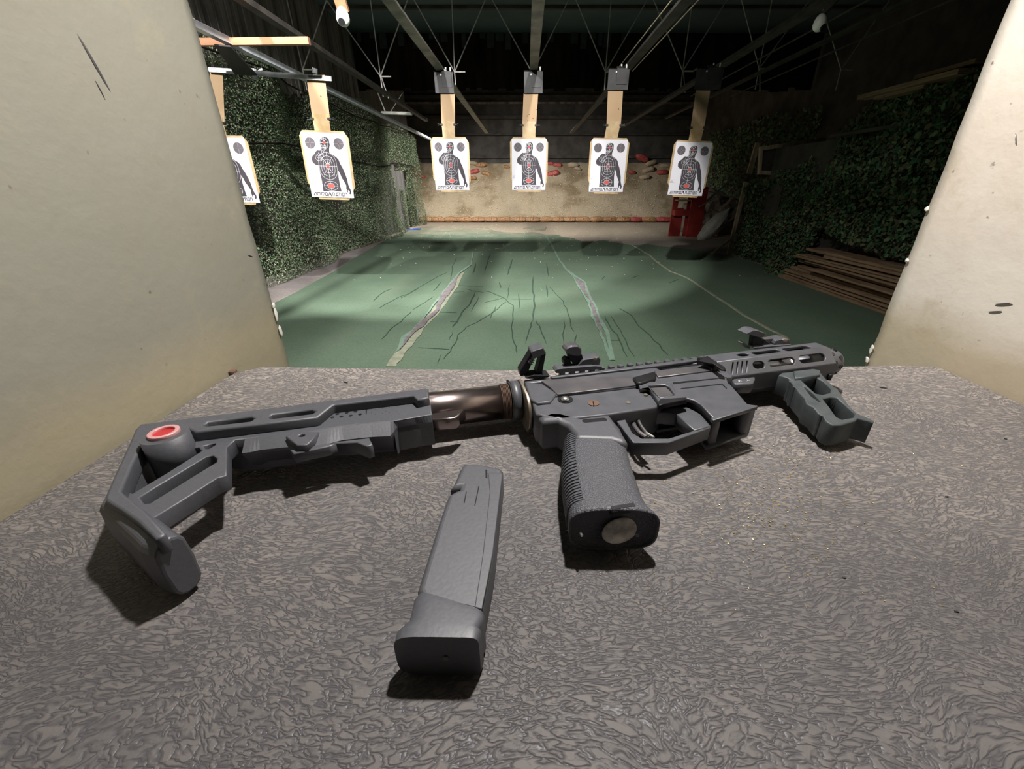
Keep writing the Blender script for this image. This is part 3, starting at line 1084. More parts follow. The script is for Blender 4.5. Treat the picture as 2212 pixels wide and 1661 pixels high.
for k, (u0, v0, u1, v1, tk) in enumerate(((1866, 207, 2085, 158, 0.05), (1900, 214, 2010, 188, 0.05), (1985, 178, 2120, 140, 0.04), (2000, 200, 2110, 178, 0.03))):
    a = PX(u0, v0, 4.5 + 0.06 * k)
    b = PX(u1, v1, 4.5 + 0.06 * k)
    o = thing('plank', ['longest tan plank lying along the ledge above the right net', 'short tan plank under the long one on the right ledge',
                        'highest plank on the ledge, running behind the right booth wall', 'thin lower plank near the right booth wall on the ledge'][k], 'plank', (0, 0, 0))
    bm = bmesh.new()
    bar_bm(bm, (a.x, a.y, (a.z + b.z) / 2 + 0.02 * k), (b.x, b.y, (a.z + b.z) / 2 + 0.02 * k), 0.16, tk)
    obj('board', bm, 'plywood', o)

# ------------------------------------------------------------------ wooden post on a splayed foot
post = thing('wooden_post', 'slanting pale wooden post on a splayed foot by the right net', 'post', (4.62, 9.63, ZF))
pb = Vector((4.62, 9.63, ZF))
b_ = lambda n_, u0, v0, u1, v1, y0, y1, w_=0.05, mt='pale_wood': bar(n_, PY(u0, v0, y0) - pb, PY(u1, v1, y1) - pb, w_, 0.045, mt, post)
b_('upright', 1573, 549, 1611, 392, 9.60, 9.72, 0.07)
b_('upright_extension', 1618, 374, 1637, 308, 9.72, 9.80, 0.10)
b_('brace', 1579, 515, 1537, 549, 9.58, 9.50)
b_('brace', 1588, 512, 1608, 548, 9.66, 9.62)
b_('brace', 1577, 520, 1594, 455, 9.70, 9.80, 0.02)
b_('foot_bar', 1561, 547, 1607, 552, 9.66, 9.50)

# wooden frame on the partition
fr = thing('timber_frame', 'bare wooden window-like frame above the right net', 'frame', (0, 0, 0))
FR = [(1641, 321, 1783, 300), (1641, 372, 1696, 374), (1644, 318, 1640, 376), (1704, 312, 1694, 376)]
for u0, v0, u1, v1 in FR:
    bar('rail', PY(u0, v0, 9.2), PY(u1, v1, 9.2), 0.05, 0.07, 'pale_wood', fr)
box('frame_backing', (PY(1640, 340, 9.25).x, 9.24, PY(1640, 374, 9.25).z), (PY(1783, 340, 9.25).x, 9.26, PY(1640, 318, 9.25).z), 'wall_dark', fr)

# ------------------------------------------------------------------ red stand
rs = thing('red_stand', 'red painted wooden stand with shelves behind the rightmost target', 'stand', PZ(1481, 512, ZF))
px = lambda p: p / F * 12.7
def rbox(n_, u0, u1, za, zb, ya, yb, mt='red_paint'):
    box(n_, ((u0 - 1481) / F * 12.75, ya, za), ((u1 - 1481) / F * 12.75, yb, zb), mt, rs, bev=0.004)
rbox('side_panel', 1481.5, 1511, 0, 1.36, 0.0, 0.05)
rbox('side_panel', 1451, 1475, 0, 0.80, 0.28, 0.33)
rbox('side_panel', 1451, 1462, 0.80, 1.36, 0.28, 0.33)
rbox('shelf', 1452, 1484, 0.60, 0.76, 0.02, 0.30)
rbox('shelf', 1454, 1484, 0.99, 1.03, 0.0, 0.30, 'pale_wood')
rbox('shelf', 1452, 1511, 1.32, 1.36, 0.0, 0.33)
rbox('back_panel', 1481, 1511, 0.0, 1.3, 0.30, 0.33)

# white sack leaning beside it
sk = bmesh.new()
bmesh.ops.create_icosphere(sk, subdivisions=4, radius=1)
for v in sk.verts:
    c = v.co.copy()
    w_ = 1 - 0.55 * max(0, c.z) ** 2
    v.co = Vector((c.x * 0.19 * w_, c.y * 0.16 * w_, c.z * 0.56)) * (1 + 0.12 * mn.noise(c * 2.2))
P = PY(1541, 486, 12.4)
so = obj('white_sack', sk, 'sack_white', None, True)
so.location = P
so.rotation_euler = (0.1, math.radians(38), 0)
tag(so, 'full white woven sack slumped beside the red stand', 'sack')

# loose sticks and rubble heap behind the post
for k in range(16):
    u = random.uniform(1522, 1600); v = random.uniform(408, 520)
    y = random.uniform(12.8, 14.2)
    a = PY(u, v, y)
    ang = random.uniform(-0.9, 0.9)
    L = random.uniform(0.4, 1.0)
    if k in (0, 1, 2):
        a = PY((1560, 1570, 1536)[k], (420, 440, 432)[k], 12.9)
    d = Vector((math.cos(ang) * L / 2, 0.1, math.sin(ang) * L / 2))
    o = bar('stick', a - d, a + d, random.uniform(0.03, 0.09), 0.03, random.choice(['pale_wood', 'grey_debris', 'weathered_board']))
    tag(o, 'loose weathered stick in the tangle behind the slanting post', 'stick', 'sticks heaped behind the wooden post')
hp = bmesh.new()
bmesh.ops.create_icosphere(hp, subdivisions=4, radius=1)
for v in hp.verts:
    c = v.co.copy()
    v.co = Vector((c.x * 1.0, c.y * 0.9, max(c.z, -0.1) * 1.15)) * (1 + 0.35 * mn.noise(c * 2.5) + 0.15 * mn.noise(c * 7))
ho = obj('rubble_heap', hp, 'grey_debris', None)
ho.location = (6.1, 14.4, ZF)
tag(ho, 'dark rubble heap in the corner right of the red stand', 'heap')

# blue plastic scrap at the left foot of the berm
P = PZ(892, 497, ZF)
bm = bmesh.new()
add_box(bm, (-0.22, -0.08, 0), (0.16, 0.06, 0.03)); add_box(bm, (0.0, -0.02, 0.028), (0.26, 0.10, 0.055))
for v in bm.verts:
    v.co += Vector((0, 0, 0.02)) * mn.noise(v.co * 9)
tag(obj('plastic_scrap', bm, 'blue_plastic', None, loc=P), 'crumpled blue plastic scrap at the far left corner of the floor', 'scrap')
P = PY(902, 460, 18.4)
bm = bmesh.new()
add_cyl(bm, (0, 0, -0.2), (0, 0, 0.22), 0.07, 0.03, 10)
tag(obj('plastic_bottle', bm, 'zinc', None, loc=P), 'small grey bottle-like scrap standing by the left end of the sand', 'bottle')

# ------------------------------------------------------------------ overhead rails
def rail(name, label, ratio, z, y0, y1, wd, ht, mt, group=None):
    x = ratio * (z - H)
    t = thing(name, label, 'rail', (x, y0, z))
    box('rail_beam', (-wd / 2, 0, -ht / 2), (wd / 2, y1 - y0, ht / 2), mt, t, bev=0.003)
    box('rail_lip', (-wd * 0.8, 0, -ht / 2 - 0.006), (wd * 0.8, y1 - y0, -ht / 2), mt, t)
    if group:
        t['group'] = group
    return t


RAILZ = 1.74
rail('target_rail', 'bright zinc target rail along the left net', -2.28, 1.50, 3.0, 14.9, 0.045, 0.06, 'zinc')
rail('target_rail', 'dark target rail running above the left net, beside the bright one', -1.686, 1.78, 2.5, 13.0, 0.06, 0.06, 'dark_rail')
RX = [(-0.812, 'grey steel target rail leading to the second full target'), (0.0735, 'grey steel target rail over the middle target'),
      (0.952, 'dark steel target rail over the fourth full target'), (1.80, 'dim target rail over the rightmost target')]
for (r_, lb), m_, y1 in zip(RX, ('steel_rail', 'steel_rail', 'dark_rail', 'dark_rail'), (15.5, 7.45, 15.5, 14)):
    rail('target_rail', lb, r_, RAILZ, 2.5, y1, 0.075, 0.05, m_)
rail('target_rail', 'dim target rail high at the right edge of the range', 2.30, 1.95, 3, 14, 0.05, 0.04, 'dark_rail')
for rr, lb in ((0.875, 'thin pale cable left of the fourth target rail'), (1.035, 'thin pale cable right of the fourth target rail'),
               (2.05, 'thin faint cable near the dim right rail'), (2.55, 'thin faint cable furthest to the right')):
    x = rr * (RAILZ - H)
    tag(cyl('cable', (x, 2.5, RAILZ), (x, 9.5 if rr > 1.04 else 7.6, RAILZ), 0.006 if rr < 1.1 else 0.01, 'dark_rail' if rr > 1.1 else 'bag_sand', seg=6), lb, 'cable')

# V-shaped hanger rods
HG = [(654, 150, [(705, 0), (620, 0)], 9.5), (822, 165, [(748, 60), (803, 20), (880, 0)], 9.5), (982, 155, [(895, 0), (977, 22), (1048, 0)], 9.5),
      (1150, 158, [(1064, 0), (1228, 0)], 9.8), (1308, 155, [(1245, 0), (1318, 30), (1395, 5)], 9.5), (1475, 153, [(1435, 55), (1490, 45), (1570, 0)], 9.5),
      (1640, 148, [(1615, 50), (1650, 95), (1712, 50)], 9.5), (1817, 150, [(1790, 60), (1838, 120)], 9.5)]
HL = ['leftmost thin hanger of two steel rods against the boards', 'three-rod steel hanger left of the second full target rail', 'three-rod steel hanger just right of the second full target rail',
      'two-rod steel hanger behind the middle rail', 'three-rod steel hanger left of the fourth target rail', 'three-rod hanger left of the rightmost target, half lost in the dark',
      'dim three-rod hanger beyond the rightmost target', 'faintest hanger at the far right']
for (u, v, tops, yy), lb in zip(HG, HL):
    P = PY(u, v, yy)
    h = thing('ceiling_hanger', lb, 'hanger', P)
    for (a, b) in tops:
        Q = PY(a, b, yy)
        d = Q - P
        d *= (3.58 - P.z) / d.z
        cyl('rod', (0, 0, 0), d, 0.011, 'rod_steel', h, seg=6)
    bar('bracket', (-0.01, 0, 0), (0.20, 0, 0.0), 0.03, 0.02, 'rod_steel', h)
    cyl('bracket_pin', (0.005, 0, -0.32), (0.0, 0, 0.02), 0.012, 'rod_steel', h, seg=6)
    if u in (822, 1475, 1640):
        cyl('bracket_pin', (0.01, 0, 0.02), (0.10, 0, -0.34), 0.010, 'rod_steel', h, seg=6)

# plank across the zinc rail, hanging plate and cross bar of the left carrier
P0, P1 = PY(425, 91, 5.2), PY(668, 88, 5.2)
t = thing('cross_plank', 'orange-brown wooden plank fixed across the bright left rail', 'plank', P0)
bar('board', (0, 0, 0), P1 - P0, 0.05, 0.06, 'orange_wood', t)
lc = thing('target_carrier', 'long black carrier plate and cross bar hung from the bright left rail', 'carrier', PY(550, 160, 5.66))
bo = PY(550, 160, 5.66)
bar('cross_bar', PY(452, 150, 5.66) - bo, PY(716, 170, 5.66) - bo, 0.03, 0.045, 'zinc', lc)
q = [PY(463, 98, 4.95), PY(498, 101, 4.95), PY(556, 163, 5.62), PY(508, 161, 5.62)]
bm = bmesh.new()
vs = [bm.verts.new(p - bo) for p in q] + [bm.verts.new(p - bo + Vector((0, 0, 0.012))) for p in q]
for f in ((0, 1, 2, 3), (7, 6, 5, 4), (0, 4, 5, 1), (1, 5, 6, 2), (2, 6, 7, 3), (3, 7, 4, 0)):
    bm.faces.new([vs[k] for k in f])
obj('carrier_plate', bm, 'carrier_black', lc)
bm = bmesh.new(); add_box(bm, (-0.02, -0.02, -0.05), (0.02, 0.02, 0.05)); add_cyl(bm, (0.0, 0, 0.0), (0.10, 0, 0.05), 0.012, seg=8)
obj('bolt', bm, 'zinc', lc)

# white tube lamp, unlit, hanging at the end of the left net
a, b = PY(824, 243, 11.5), PY(890, 245, 11.5)
t = thing('pipe', 'short white horizontal pipe hanging at the far end of the left rail', 'pipe', a)
cyl('tube', (0, 0, 0), b - a, 0.034, 'white_plastic', t, smooth=True)
cyl('hanger_wire', (0.1, 0, 0), PY(816, 200, 11.5) - a, 0.012, 'white_plastic', t, seg=6)
cyl('hanger_wire', (0.2, 0, 0), PY(870, 200, 11.5) - a + Vector((0.0, 0, 0.0)), 0.008, 'rod_steel', t, seg=6)

# security cameras
for (u, v, rr, top, mt, lb, tilt) in ((741, 40, 0.058, (718, -40), 'orange_wood', 'white dome security camera on a wooden arm above the left target', -0.2),
                                     (1770, 53, 0.052, (1850, -40), 'dark_rail', 'white dome security camera on a dark pole at upper right', 0.25)):
    t_ = 3.65
    dx, dy, dz = ray(u, v)
    P = Vector((dx * t_, dy * t_, H + dz * t_))
    c = thing('security_camera', lb, 'camera', P, (0, 0, tilt))
    bm = bmesh.new()
    bmesh.ops.create_uvsphere(bm, u_segments=24, v_segments=16, radius=rr)
    for q in bm.verts:
        if q.co.z > 0:
            q.co.z *= 1.5
            q.co.x *= 0.97
    obj('housing', bm, 'white_plastic', c, True)
    dirv = Vector((0.15, -0.75, -0.55)).normalized()
    cyl('lens', dirv * rr * 0.6, dirv * rr * 1.06, rr * 0.50, 'lens_black', c, seg=20)
    tb = Matrix.Rotation(-tilt, 4, 'Z') @ (PY(top[0], top[1], P.y - 0.1) - P)
    bar('arm', (0, 0.03, rr * 1.0), tb + Vector((0, 0.03, 0)), 0.10 if mt == 'orange_wood' else 0.05, 0.03, mt, c)

# ------------------------------------------------------------------ targets
PWID, PHEI = 0.55, 0.728
HSRC = [(95, 135), (980, 165), (1155, 1497), (325, 1470)]


def homography(src, dst):
    A, B = [], []
    for (x, y), (X, Y) in zip(src, dst):
        A.append([x, y, 1, 0, 0, 0, -X * x, -X * y]); B.append(X)
        A.append([0, 0, 0, x, y, 1, -Y * x, -Y * y]); B.append(Y)
    h = np.linalg.solve(np.array(A, float), np.array(B, float))
    return np.append(h, 1).reshape(3, 3)


HM = homography(HSRC, [(-PWID / 2, PHEI), (PWID / 2, PHEI), (PWID / 2, 0), (-PWID / 2, 0)])


def pp(x, y):
    q = HM @ np.array([x, y, 1.0])
    return q[0] / q[2], q[1] / q[2]


class Print:
    """flat ink layers on the poster: x, z in the poster plane, thin steps toward the viewer"""
    def __init__(s):
        s.V, s.F, s.M = [], [], []

    def poly(s, pts, mi, layer):
        from mathutils.geometry import tessellate_polygon
        o = len(s.V)
        s.V += [(p[0], -0.0008 * layer, p[1]) for p in pts]
        for t in tessellate_polygon([[Vector((p[0], p[1], 0)) for p in pts]]):
            a, b, c = t
            A, B, C_ = pts[a], pts[b], pts[c]
            if (B[0] - A[0]) * (C_[1] - A[1]) - (B[1] - A[1]) * (C_[0] - A[0]) < 0:
                b, c = c, b
            s.F.append((o + a, o + b, o + c)); s.M.append(mi)

    def stroke(s, pts, w, mi, layer, closed=False):
        n = len(pts)
        for k in range(n if closed else n - 1):
            a, b = Vector(pts[k]), Vector(pts[(k + 1) % n])
            d = (b - a)
            if d.length < 1e-6:
                continue
            d.normalize()
            nn = Vector((-d.y, d.x)) * w / 2
            e = d * w * 0.35
            s.poly([a - e + nn, a - e - nn, b + e - nn, b + e + nn], mi, layer)


pr = Print()
BLK, GRY, RED, WHT = 0, 1, 2, 3
sil = [(480, 300), (500, 262), (560, 238), (620, 250), (655, 290), (665, 350), (676, 400), (665, 480), (668, 560), (720, 600), (800, 655), (850, 710), (880, 790),
       (930, 880), (980, 1000), (1020, 1120), (1040, 1220), (1062, 1280), (1097, 1350), (1100, 1400), (1082, 1422), (1062, 1405), (1070, 1365), (1045, 1332), (1030, 1335),
       (1038, 1385), (1018, 1372), (1000, 1300), (1000, 1240), (960, 1160), (910, 1080), (880, 1000), (838, 925), (852, 1090), (880, 1240), (910, 1360), (547, 1355), (520, 1150),
       (480, 960), (452, 825), (400, 818), (340, 770), (318, 700), (328, 640), (372, 590), (398, 545), (425, 510), (462, 520), (495, 515), (505, 440), (482, 380)]
pr.poly([pp(*p) for p in sil], BLK, 1)
ex, ez = PWID / 885.0, PHEI / 1330.0
for cx, cy in ((286, 362), (850, 376)):
    c = pp(cx, cy)
    pr.poly(circle(c[0], c[1], 0.062, 0.062, 28), GRY, 1)
    pr.stroke([(c[0] - 0.062, c[1]), (c[0] + 0.062, c[1])], 0.0011, WHT, 2)
    pr.stroke([(c[0], c[1] - 0.062), (c[0], c[1] + 0.062)], 0.0011, WHT, 2)
    pr.poly(circle(c[0], c[1], 0.007, 0.007, 10), BLK, 3)
cc = pp(642, 842)


def stadium(cx, cz, r, hl, n=10):
    return [(cx + r * math.cos(t), cz + hl + r * math.sin(t)) for t in np.linspace(0, math.pi, n)] + \
           [(cx + r * math.cos(t), cz - hl + r * math.sin(t)) for t in np.linspace(math.pi, 2 * math.pi, n)]


for r_, hl in ((0.026, 0.012), (0.055, 0.022), (0.084, 0.032), (0.112, 0.042)):
    pr.stroke(stadium(cc[0], cc[1], r_, hl), 0.0030, WHT, 2, True)
pr.stroke([pp(601, 540), pp(690, 1195)], 0.0034, WHT, 2)
pr.stroke([(cc[0] - 0.115, cc[1]), (cc[0] + 0.115, cc[1])], 0.0034, WHT, 2)
pr.poly(circle(cc[0], cc[1], 0.013, 0.020, 12), RED, 4)
for s_ in (-1, 1):
    pr.stroke([(cc[0] - s_ * 0.018, cc[1] - 0.018), (cc[0] + s_ * 0.018, cc[1] + 0.018)], 0.009, RED, 5)
for r_, hl in ((0.040, 0.022), (0.070, 0.03), (0.098, 0.04)):
    for a in (50, 130, 230, 310):
        x = cc[0] + r_ * math.cos(math.radians(a)) * 1.0
        z = cc[1] + (hl + r_ * 0.9) * math.sin(math.radians(a))
        pr.poly(circle(x, z, 0.0045, 0.006, 6), WHT, 3)
for k in range(5):
    pr.poly(circle(cc[0] - 0.018 + k * 0.009, cc[1] - 0.031 + 0.003 * abs(k - 2), 0.0035, 0.006, 5), WHT, 3)
    pr.poly(circle(cc[0] - 0.018 + k * 0.009, cc[1] + 0.031 - 0.003 * abs(k - 2), 0.0035, 0.006, 5), WHT, 3)
hc = pp(568, 360)
pr.stroke(circle(hc[0], hc[1], 0.043, 0.050, 22), 0.0034, WHT, 2, True)
pr.stroke([(hc[0] - 0.052, hc[1]), (hc[0] + 0.055, hc[1])], 0.0034, WHT, 2)
pr.stroke([(hc[0], hc[1] - 0.060), (hc[0], hc[1] + 0.066)], 0.0035, WHT, 2)
pr.poly(circle(hc[0], hc[1], 0.014, 0.016, 10), RED, 4)
for s_ in (-1, 1):
    pr.stroke([(hc[0] - s_ * 0.016, hc[1] - 0.014), (hc[0] + s_ * 0.016, hc[1] + 0.014)], 0.006, RED, 5)
    pr.stroke([(hc[0] + s_ * 0.012, hc[1] + 0.030), (hc[0] + s_ * 0.004, hc[1] + 0.022)], 0.005, WHT, 3)
    pr.stroke([(hc[0] + s_ * 0.026, hc[1] + 0.050), (hc[0] + s_ * 0.020, hc[1] + 0.034)], 0.005, WHT, 3)
    pr.stroke([(hc[0] + s_ * 0.012, hc[1] - 0.034), (hc[0] + s_ * 0.004, hc[1] - 0.024)], 0.005, WHT, 3)
# lower zone
lc_ = pp(703, 1247)
pr.stroke(stadium(lc_[0], lc_[1], 0.055, 0.0, 12) if False else circle(lc_[0], lc_[1], 0.088, 0.055, 26), 0.0035, WHT, 2, True)
hx = [(-0.046, 0), (-0.036, 0.022), (-0.022, 0.029), (0.022, 0.029), (0.036, 0.022), (0.046, 0), (0.036, -0.022), (0.022, -0.029), (-0.022, -0.029), (-0.036, -0.022)]
pr.poly([(lc_[0] + a, lc_[1] + b) for a, b in hx], RED, 3)
pr.stroke([(lc_[0] + a, lc_[1] + b) for a, b in hx], 0.003, WHT, 4, True)
for s_ in (-1, 1):
    pr.stroke([(lc_[0] + s_ * 0.046, lc_[1]), (lc_[0] + s_ * 0.088, lc_[1])], 0.0035, WHT, 2)
pr.stroke([(lc_[0], lc_[1] - 0.029), (lc_[0], lc_[1] - 0.055)], 0.0035, WHT, 2)
# fist, fingers and revolver drawn in white line
for ln in ([(410, 610), (430, 660), (500, 712)], [(425, 585), (460, 650), (525, 700)], [(450, 565), (480, 620), (520, 665)], [(388, 620), (400, 690), (435, 722), (505, 735), (540, 690)],
           [(545, 590), (555, 640), (520, 690)], [(455, 570), (500, 612)], [(500, 500), (520, 540), (495, 600), (520, 612), (545, 560), (575, 500), (555, 455), (515, 450), (500, 500)],
           [(575, 500), (600, 480), (640, 440)], [(560, 455), (590, 435), (600, 495)]):
    pr.stroke([pp(*p) for p in ln], 0.0034, WHT, 3)
c = pp(528, 492)
pr.stroke(circle(c[0], c[1], 0.013, 0.013, 12), 0.004, WHT, 3, True)
# lettering AMMO /\ NATION as strokes in boxes (x0, y0 .. x1, y1 in the poster zoom)
GLY = {'A': [[(0, 0.04), (0.58, 1), (1, 1), (1, 0.04), (0, 0.04)]],
       'M': [[(0, 0), (0, 0.85), (0.15, 1), (0.9, 1), (1, 0.85), (1, 0)], [(0.5, 1), (0.5, 0)]],
       'O': [[(0, 0), (0, 1), (0.85, 1), (1, 0.85), (1, 0), (0, 0)]],
       'N': [[(0, 0), (0, 1), (0.8, 1), (1, 0.8), (1, 0)]],
       'T': [[(0.0, 1), (1.0, 1)], [(0.5, 1), (0.5, 0)]],
       'I': [[(0.5, 0), (0.5, 1)]],
       '^': [[(-0.1, -0.12), (0.42, 1.05), (0.95, -0.12)], [(0.42, 1.05), (0.62, 1.05), (1.1, -0.12)]]}
xs = [(352, 412, 'A'), (426, 492, 'M'), (504, 570, 'M'), (583, 628, 'O'), (643, 706, '^'), (724, 768, 'N'), (782, 834, 'A'), (842, 882, 'T'), (888, 904, 'I'), (914, 954, 'O'), (966, 1010, 'N')]
for x0, x1, g in xs:
    for ln in GLY[g]:
        P_ = []
        for (a, b) in ln:
            x = x0 + 4 + (x1 - x0 - 8) * a
            xm = x + 10 * (1 - b)
            y = (1380 + 60 * (1 - b)) + (x - 350) * 0.023
            P_.append(pp(xm, y))
        pr.stroke(P_, 0.0078, BLK, 1)
# faint small print block on the left
for k in range(5):
    a, b = pp(285, 1105 + k * 16), pp(285 + (70, 40, 60, 45, 90)[k], 1105 + k * 16)
    pr.stroke([a, b], 0.0016, GRY, 1)
pme = bpy.data.meshes.new('printed_figure')
pme.from_pydata(pr.V, [], pr.F)
for m_ in ('print_black', 'print_grey', 'print_red', 'print_white'):
    pme.materials.append(MATS[m_])
pme.polygons.foreach_set('material_index', pr.M)
pme.update()


def clip_bm():
    bm = bmesh.new()
    add_box(bm, (-0.022, -0.014, -0.012), (0.022, 0.014, 0.012), bev=0.003)
    add_cyl(bm, (-0.02, 0, 0.005), (-0.055, -0.01, 0.012), 0.004, seg=6)
    add_cyl(bm, (-0.02, 0, -0.005), (-0.055, -0.01, -0.008), 0.004, seg=6)
    return bm


# label, y, poster top-left / top-right / strip top-left/right px, strip centre
def target(label, y, tl, tr, strip, seedv, tape='taped_cardboard', bar_=None, carrier=None, holes=()):
    a, b = PY(*tl, y), PY(*tr, y)
    roll = math.atan2(b.z - a.z, b.x - a.x)
    top = (a + b) / 2
    sc_ = (b - a).length / PWID
    hang = PY((strip[0] + strip[2]) / 2, strip[1], y)
    t = thing('paper_target', label, 'target', hang)
    R = Matrix.Translation(top - hang) @ Matrix.Rotation(-roll, 4, 'Y')
    def put(o):
        o.matrix_parent_inverse = Matrix.Identity(4)
        o.matrix_local = R @ Matrix.Diagonal((sc_, sc_, sc_, 1))
        return o
    # poster: slightly wavy sheet with thickness
    nxp, nzp = 12, 16
    V, Fc = [], []
    for j in range(nzp + 1):
        for i in range(nxp + 1):
            xx = -PWID / 2 + PWID * i / nxp
            zz = -PHEI * j / nzp
            V.append((xx, -0.012 , zz))
    for j in range(nzp):
        for i in range(nxp):
            k = j * (nxp + 1) + i
            Fc.append((k, k + nxp + 1, k + nxp + 2, k + 1))
    p = put(mesh_np('poster', V, Fc, 'paper', t))
    p.modifiers.new('thickness', 'SOLIDIFY').thickness = 0.001
    f = bpy.data.objects.new('printed_figure', pme)
    COL.objects.link(f)
    f.parent = p
    f.location = (0, -0.0135, -PHEI)
    # backing board with clipped corners
    W2, T_, B_ = PWID / 2 + 0.028, 0.022, -PHEI - 0.028
    ring = [(-W2 + 0.045, T_), (W2 - 0.05, T_), (W2, T_ - 0.07), (W2, B_ + 0.16), (W2 - 0.10, B_), (-W2 + 0.12, B_), (-W2, B_ + 0.20), (-W2, T_ - 0.06)]
    Mx = Matrix.Rotation(math.pi / 2, 4, 'X')
    o = plate('backing_board', ring, [], -0.004, 0.004, tape, t, M=Mx)
    put(o)
    # hanger strip in two lengths joined with clips
    w0 = abs(PY(strip[2], strip[1], y).x - PY(strip[0], strip[1], y).x)
    zt = 0.0
    joint = PY(strip[4], strip[5], y) - hang
    tp = top - hang
    jw = w0 * 0.98
    def strip_quad(n_, pa, pb, wa, wb, yo, mt):
        bm = bmesh.new()
        q = [(pa.x - wa / 2, yo, pa.z), (pa.x + wa / 2, yo, pa.z), (pb.x + wb / 2, yo, pb.z), (pb.x - wb / 2, yo, pb.z)]
        vs = [bm.verts.new(c) for c in q] + [bm.verts.new((c[0], c[1] + 0.005, c[2])) for c in q]
        for fc in ((3, 2, 1, 0), (4, 5, 6, 7), (0, 1, 5, 4), (1, 2, 6, 5), (2, 3, 7, 6), (3, 0, 4, 7)):
            bm.faces.new([vs[k] for k in fc])
        obj(n_, bm, mt, t)
    strip_quad('hanger_strip', Vector((0, 0, 0)), joint + Vector((0, 0, -0.03)), w0, jw, 0.006, 'cardboard')
    strip_quad('hanger_strip', joint + Vector((0, 0, 0.05)), tp + Vector((-0.005, 0, -0.1)), jw * 0.93, jw * 0.93, -0.0005, 'taped_cardboard')
    for s_ in (-1, 1):
        bm = clip_bm()
        bmesh.ops.transform(bm, verts=bm.verts, matrix=Matrix.Translation(joint + Vector((s_ * jw / 2, 0, 0))) @ Matrix.Diagonal((-s_, 1, 1, 1)))
        bmesh.ops.recalc_face_normals(bm, faces=bm.faces)
        obj('binder_clip', bm, 'carrier_black', t)
    if holes:
        V, Fc = [], []
        bm = bmesh.new()
        for (hx_, hz_) in holes:
            add_cyl(bm, (hx_ * w0, 0.003, hz_), (hx_ * w0, 0.0065, hz_), 0.0065, seg=7)
        obj('bullet_holes', bm, 'lens_black', t)
    return t


def carrier(label, y, u0, v0, u1, v1, lean=0.0):
    a, b = PY(u0, v0, y), PY(u1, v1, y)
    c = thing('target_carrier', label, 'carrier', ((a.x + b.x) / 2, y, b.z))
    w_, h_ = (b.x - a.x), (a.z - b.z)
    bm = bmesh.new()
    add_box(bm, (-w_ / 2, -0.004, 0.0), (w_ / 2, 0.004, h_), bev=0.001)
    obj('plate', bm, 'carrier_black', c)
    box('plate_flange', (-w_ / 2, -0.004, h_ - 0.012), (w_ / 2, 0.12, h_), 'dark_rail', c)
    box('side_bracket', (-w_ * 0.1, -0.012, h_ * 0.25), (w_ * 0.42, -0.004, h_ * 1.0), 'carrier_black', c, bev=0.002)
    for s_ in (0.12, 0.36):
        cyl('bolt', (w_ * s_, 0.02, h_), (w_ * s_, 0.02, h_ + 0.05), 0.012, 'rod_steel', c, seg=8)
    box('roller', (-w_ * 0.12, 0.0, h_ * 0.86), (w_ * 0.18, 0.05, h_ * 1.1), 'lens_black', c, bev=0.004)
    cyl('bolt', (-w_ * 0.13, -0.02, h_ * 0.82), (-w_ * 0.13, 0, h_ * 0.82), 0.010, 'zinc', c, seg=8)


YT = 7.4
target('large paper target nearest on the left, hanging in front of the net', 5.68, (650, 284.5), (746.5, 288), (660.5, 161, 700.5, 166, 693, 256), 1, holes=[(0.1, -0.2)])
target('paper target at the left edge, half hidden by the booth wall', 5.68, (431, 296), (528, 297), (452, 152, 480, 152, 470, 265), 2)
target('paper target on the second cardboard strip, left of centre', YT, (933, 299), (1008.5, 299.5), (951.5, 202, 982, 203, 968, 269), 3,
       holes=[(-0.15, -0.36), (0.05, -0.44), (-0.1, -0.45), (0.38, -0.45), (0.45, -0.43)])
target('paper target in the middle with many bullet holes in its strip', YT, (1105.5, 299.5), (1180.5, 300), (1131, 202, 1162.5, 202, 1143, 270), 4,
       holes=[(0.40, -0.20), (-0.12, -0.26), (-0.25, -0.28), (0.15, -0.31), (-0.2, -0.34), (-0.3, -0.40), (-0.25, -0.42), (-0.2, -0.43), (-0.38, -0.44), (-0.15, -0.45)])
target('paper target right of centre under the dark steel rail', 7.0, (1279.5, 300.5), (1356.5, 301.5), (1313.5, 195, 1346, 196, 1326, 270), 5, holes=[(0.3, -0.22)])
target('rightmost paper target, tilted, in front of the red stand', 6.7, (1461, 305), (1539, 308.5), (1504, 193, 1535, 194, 1507, 275), 6)
carrier('black carrier plate over the second strip left of centre', YT - 0.02, 937, 153, 981, 201)
carrier('black carrier plate over the middle strip', YT - 0.02, 1132, 152, 1172, 201)
carrier('black carrier plate over the strip right of centre', 6.98, 1315, 147, 1356, 194)
carrier('black carrier plate over the rightmost strip', 6.68, 1506, 145, 1556, 193)
# clamp on top of the left target strip
P = PY(680, 158, 5.64)
t = thing('strip_clamp', 'small bright metal clamp holding the nearest target strip to the bar', 'clamp', P)
box('jaw', (-0.075, -0.012, -0.035), (0.075, 0.0, -0.020), 'carrier_black', t, bev=0.002)
cyl('knob', (0, 0, 0.0), (0.01, 0, 0.045), 0.028, 'zinc', t, seg=12)
box('jaw_body', (-0.02, -0.01, -0.03), (0.02, 0.02, 0.02), 'zinc', t, bev=0.003)

# ================================================================== CARBINE
GO = Vector((-0.0184, 0.3097, 0.0))
GA = math.radians(13.3)
E1 = Vector((math.cos(GA), math.sin(GA), 0))
E2 = Vector((-math.sin(GA), math.cos(GA), 0))
GZ = 0.0225


def G(u, v, z):
    P = PZ(u, v, z) - GO
    return (P.dot(E1), P.dot(E2))


def zoomer(x0, y0, s):
    return lambda pts, z: [G(x0 + x / s, y0 + y / s, z) for x, y in pts]


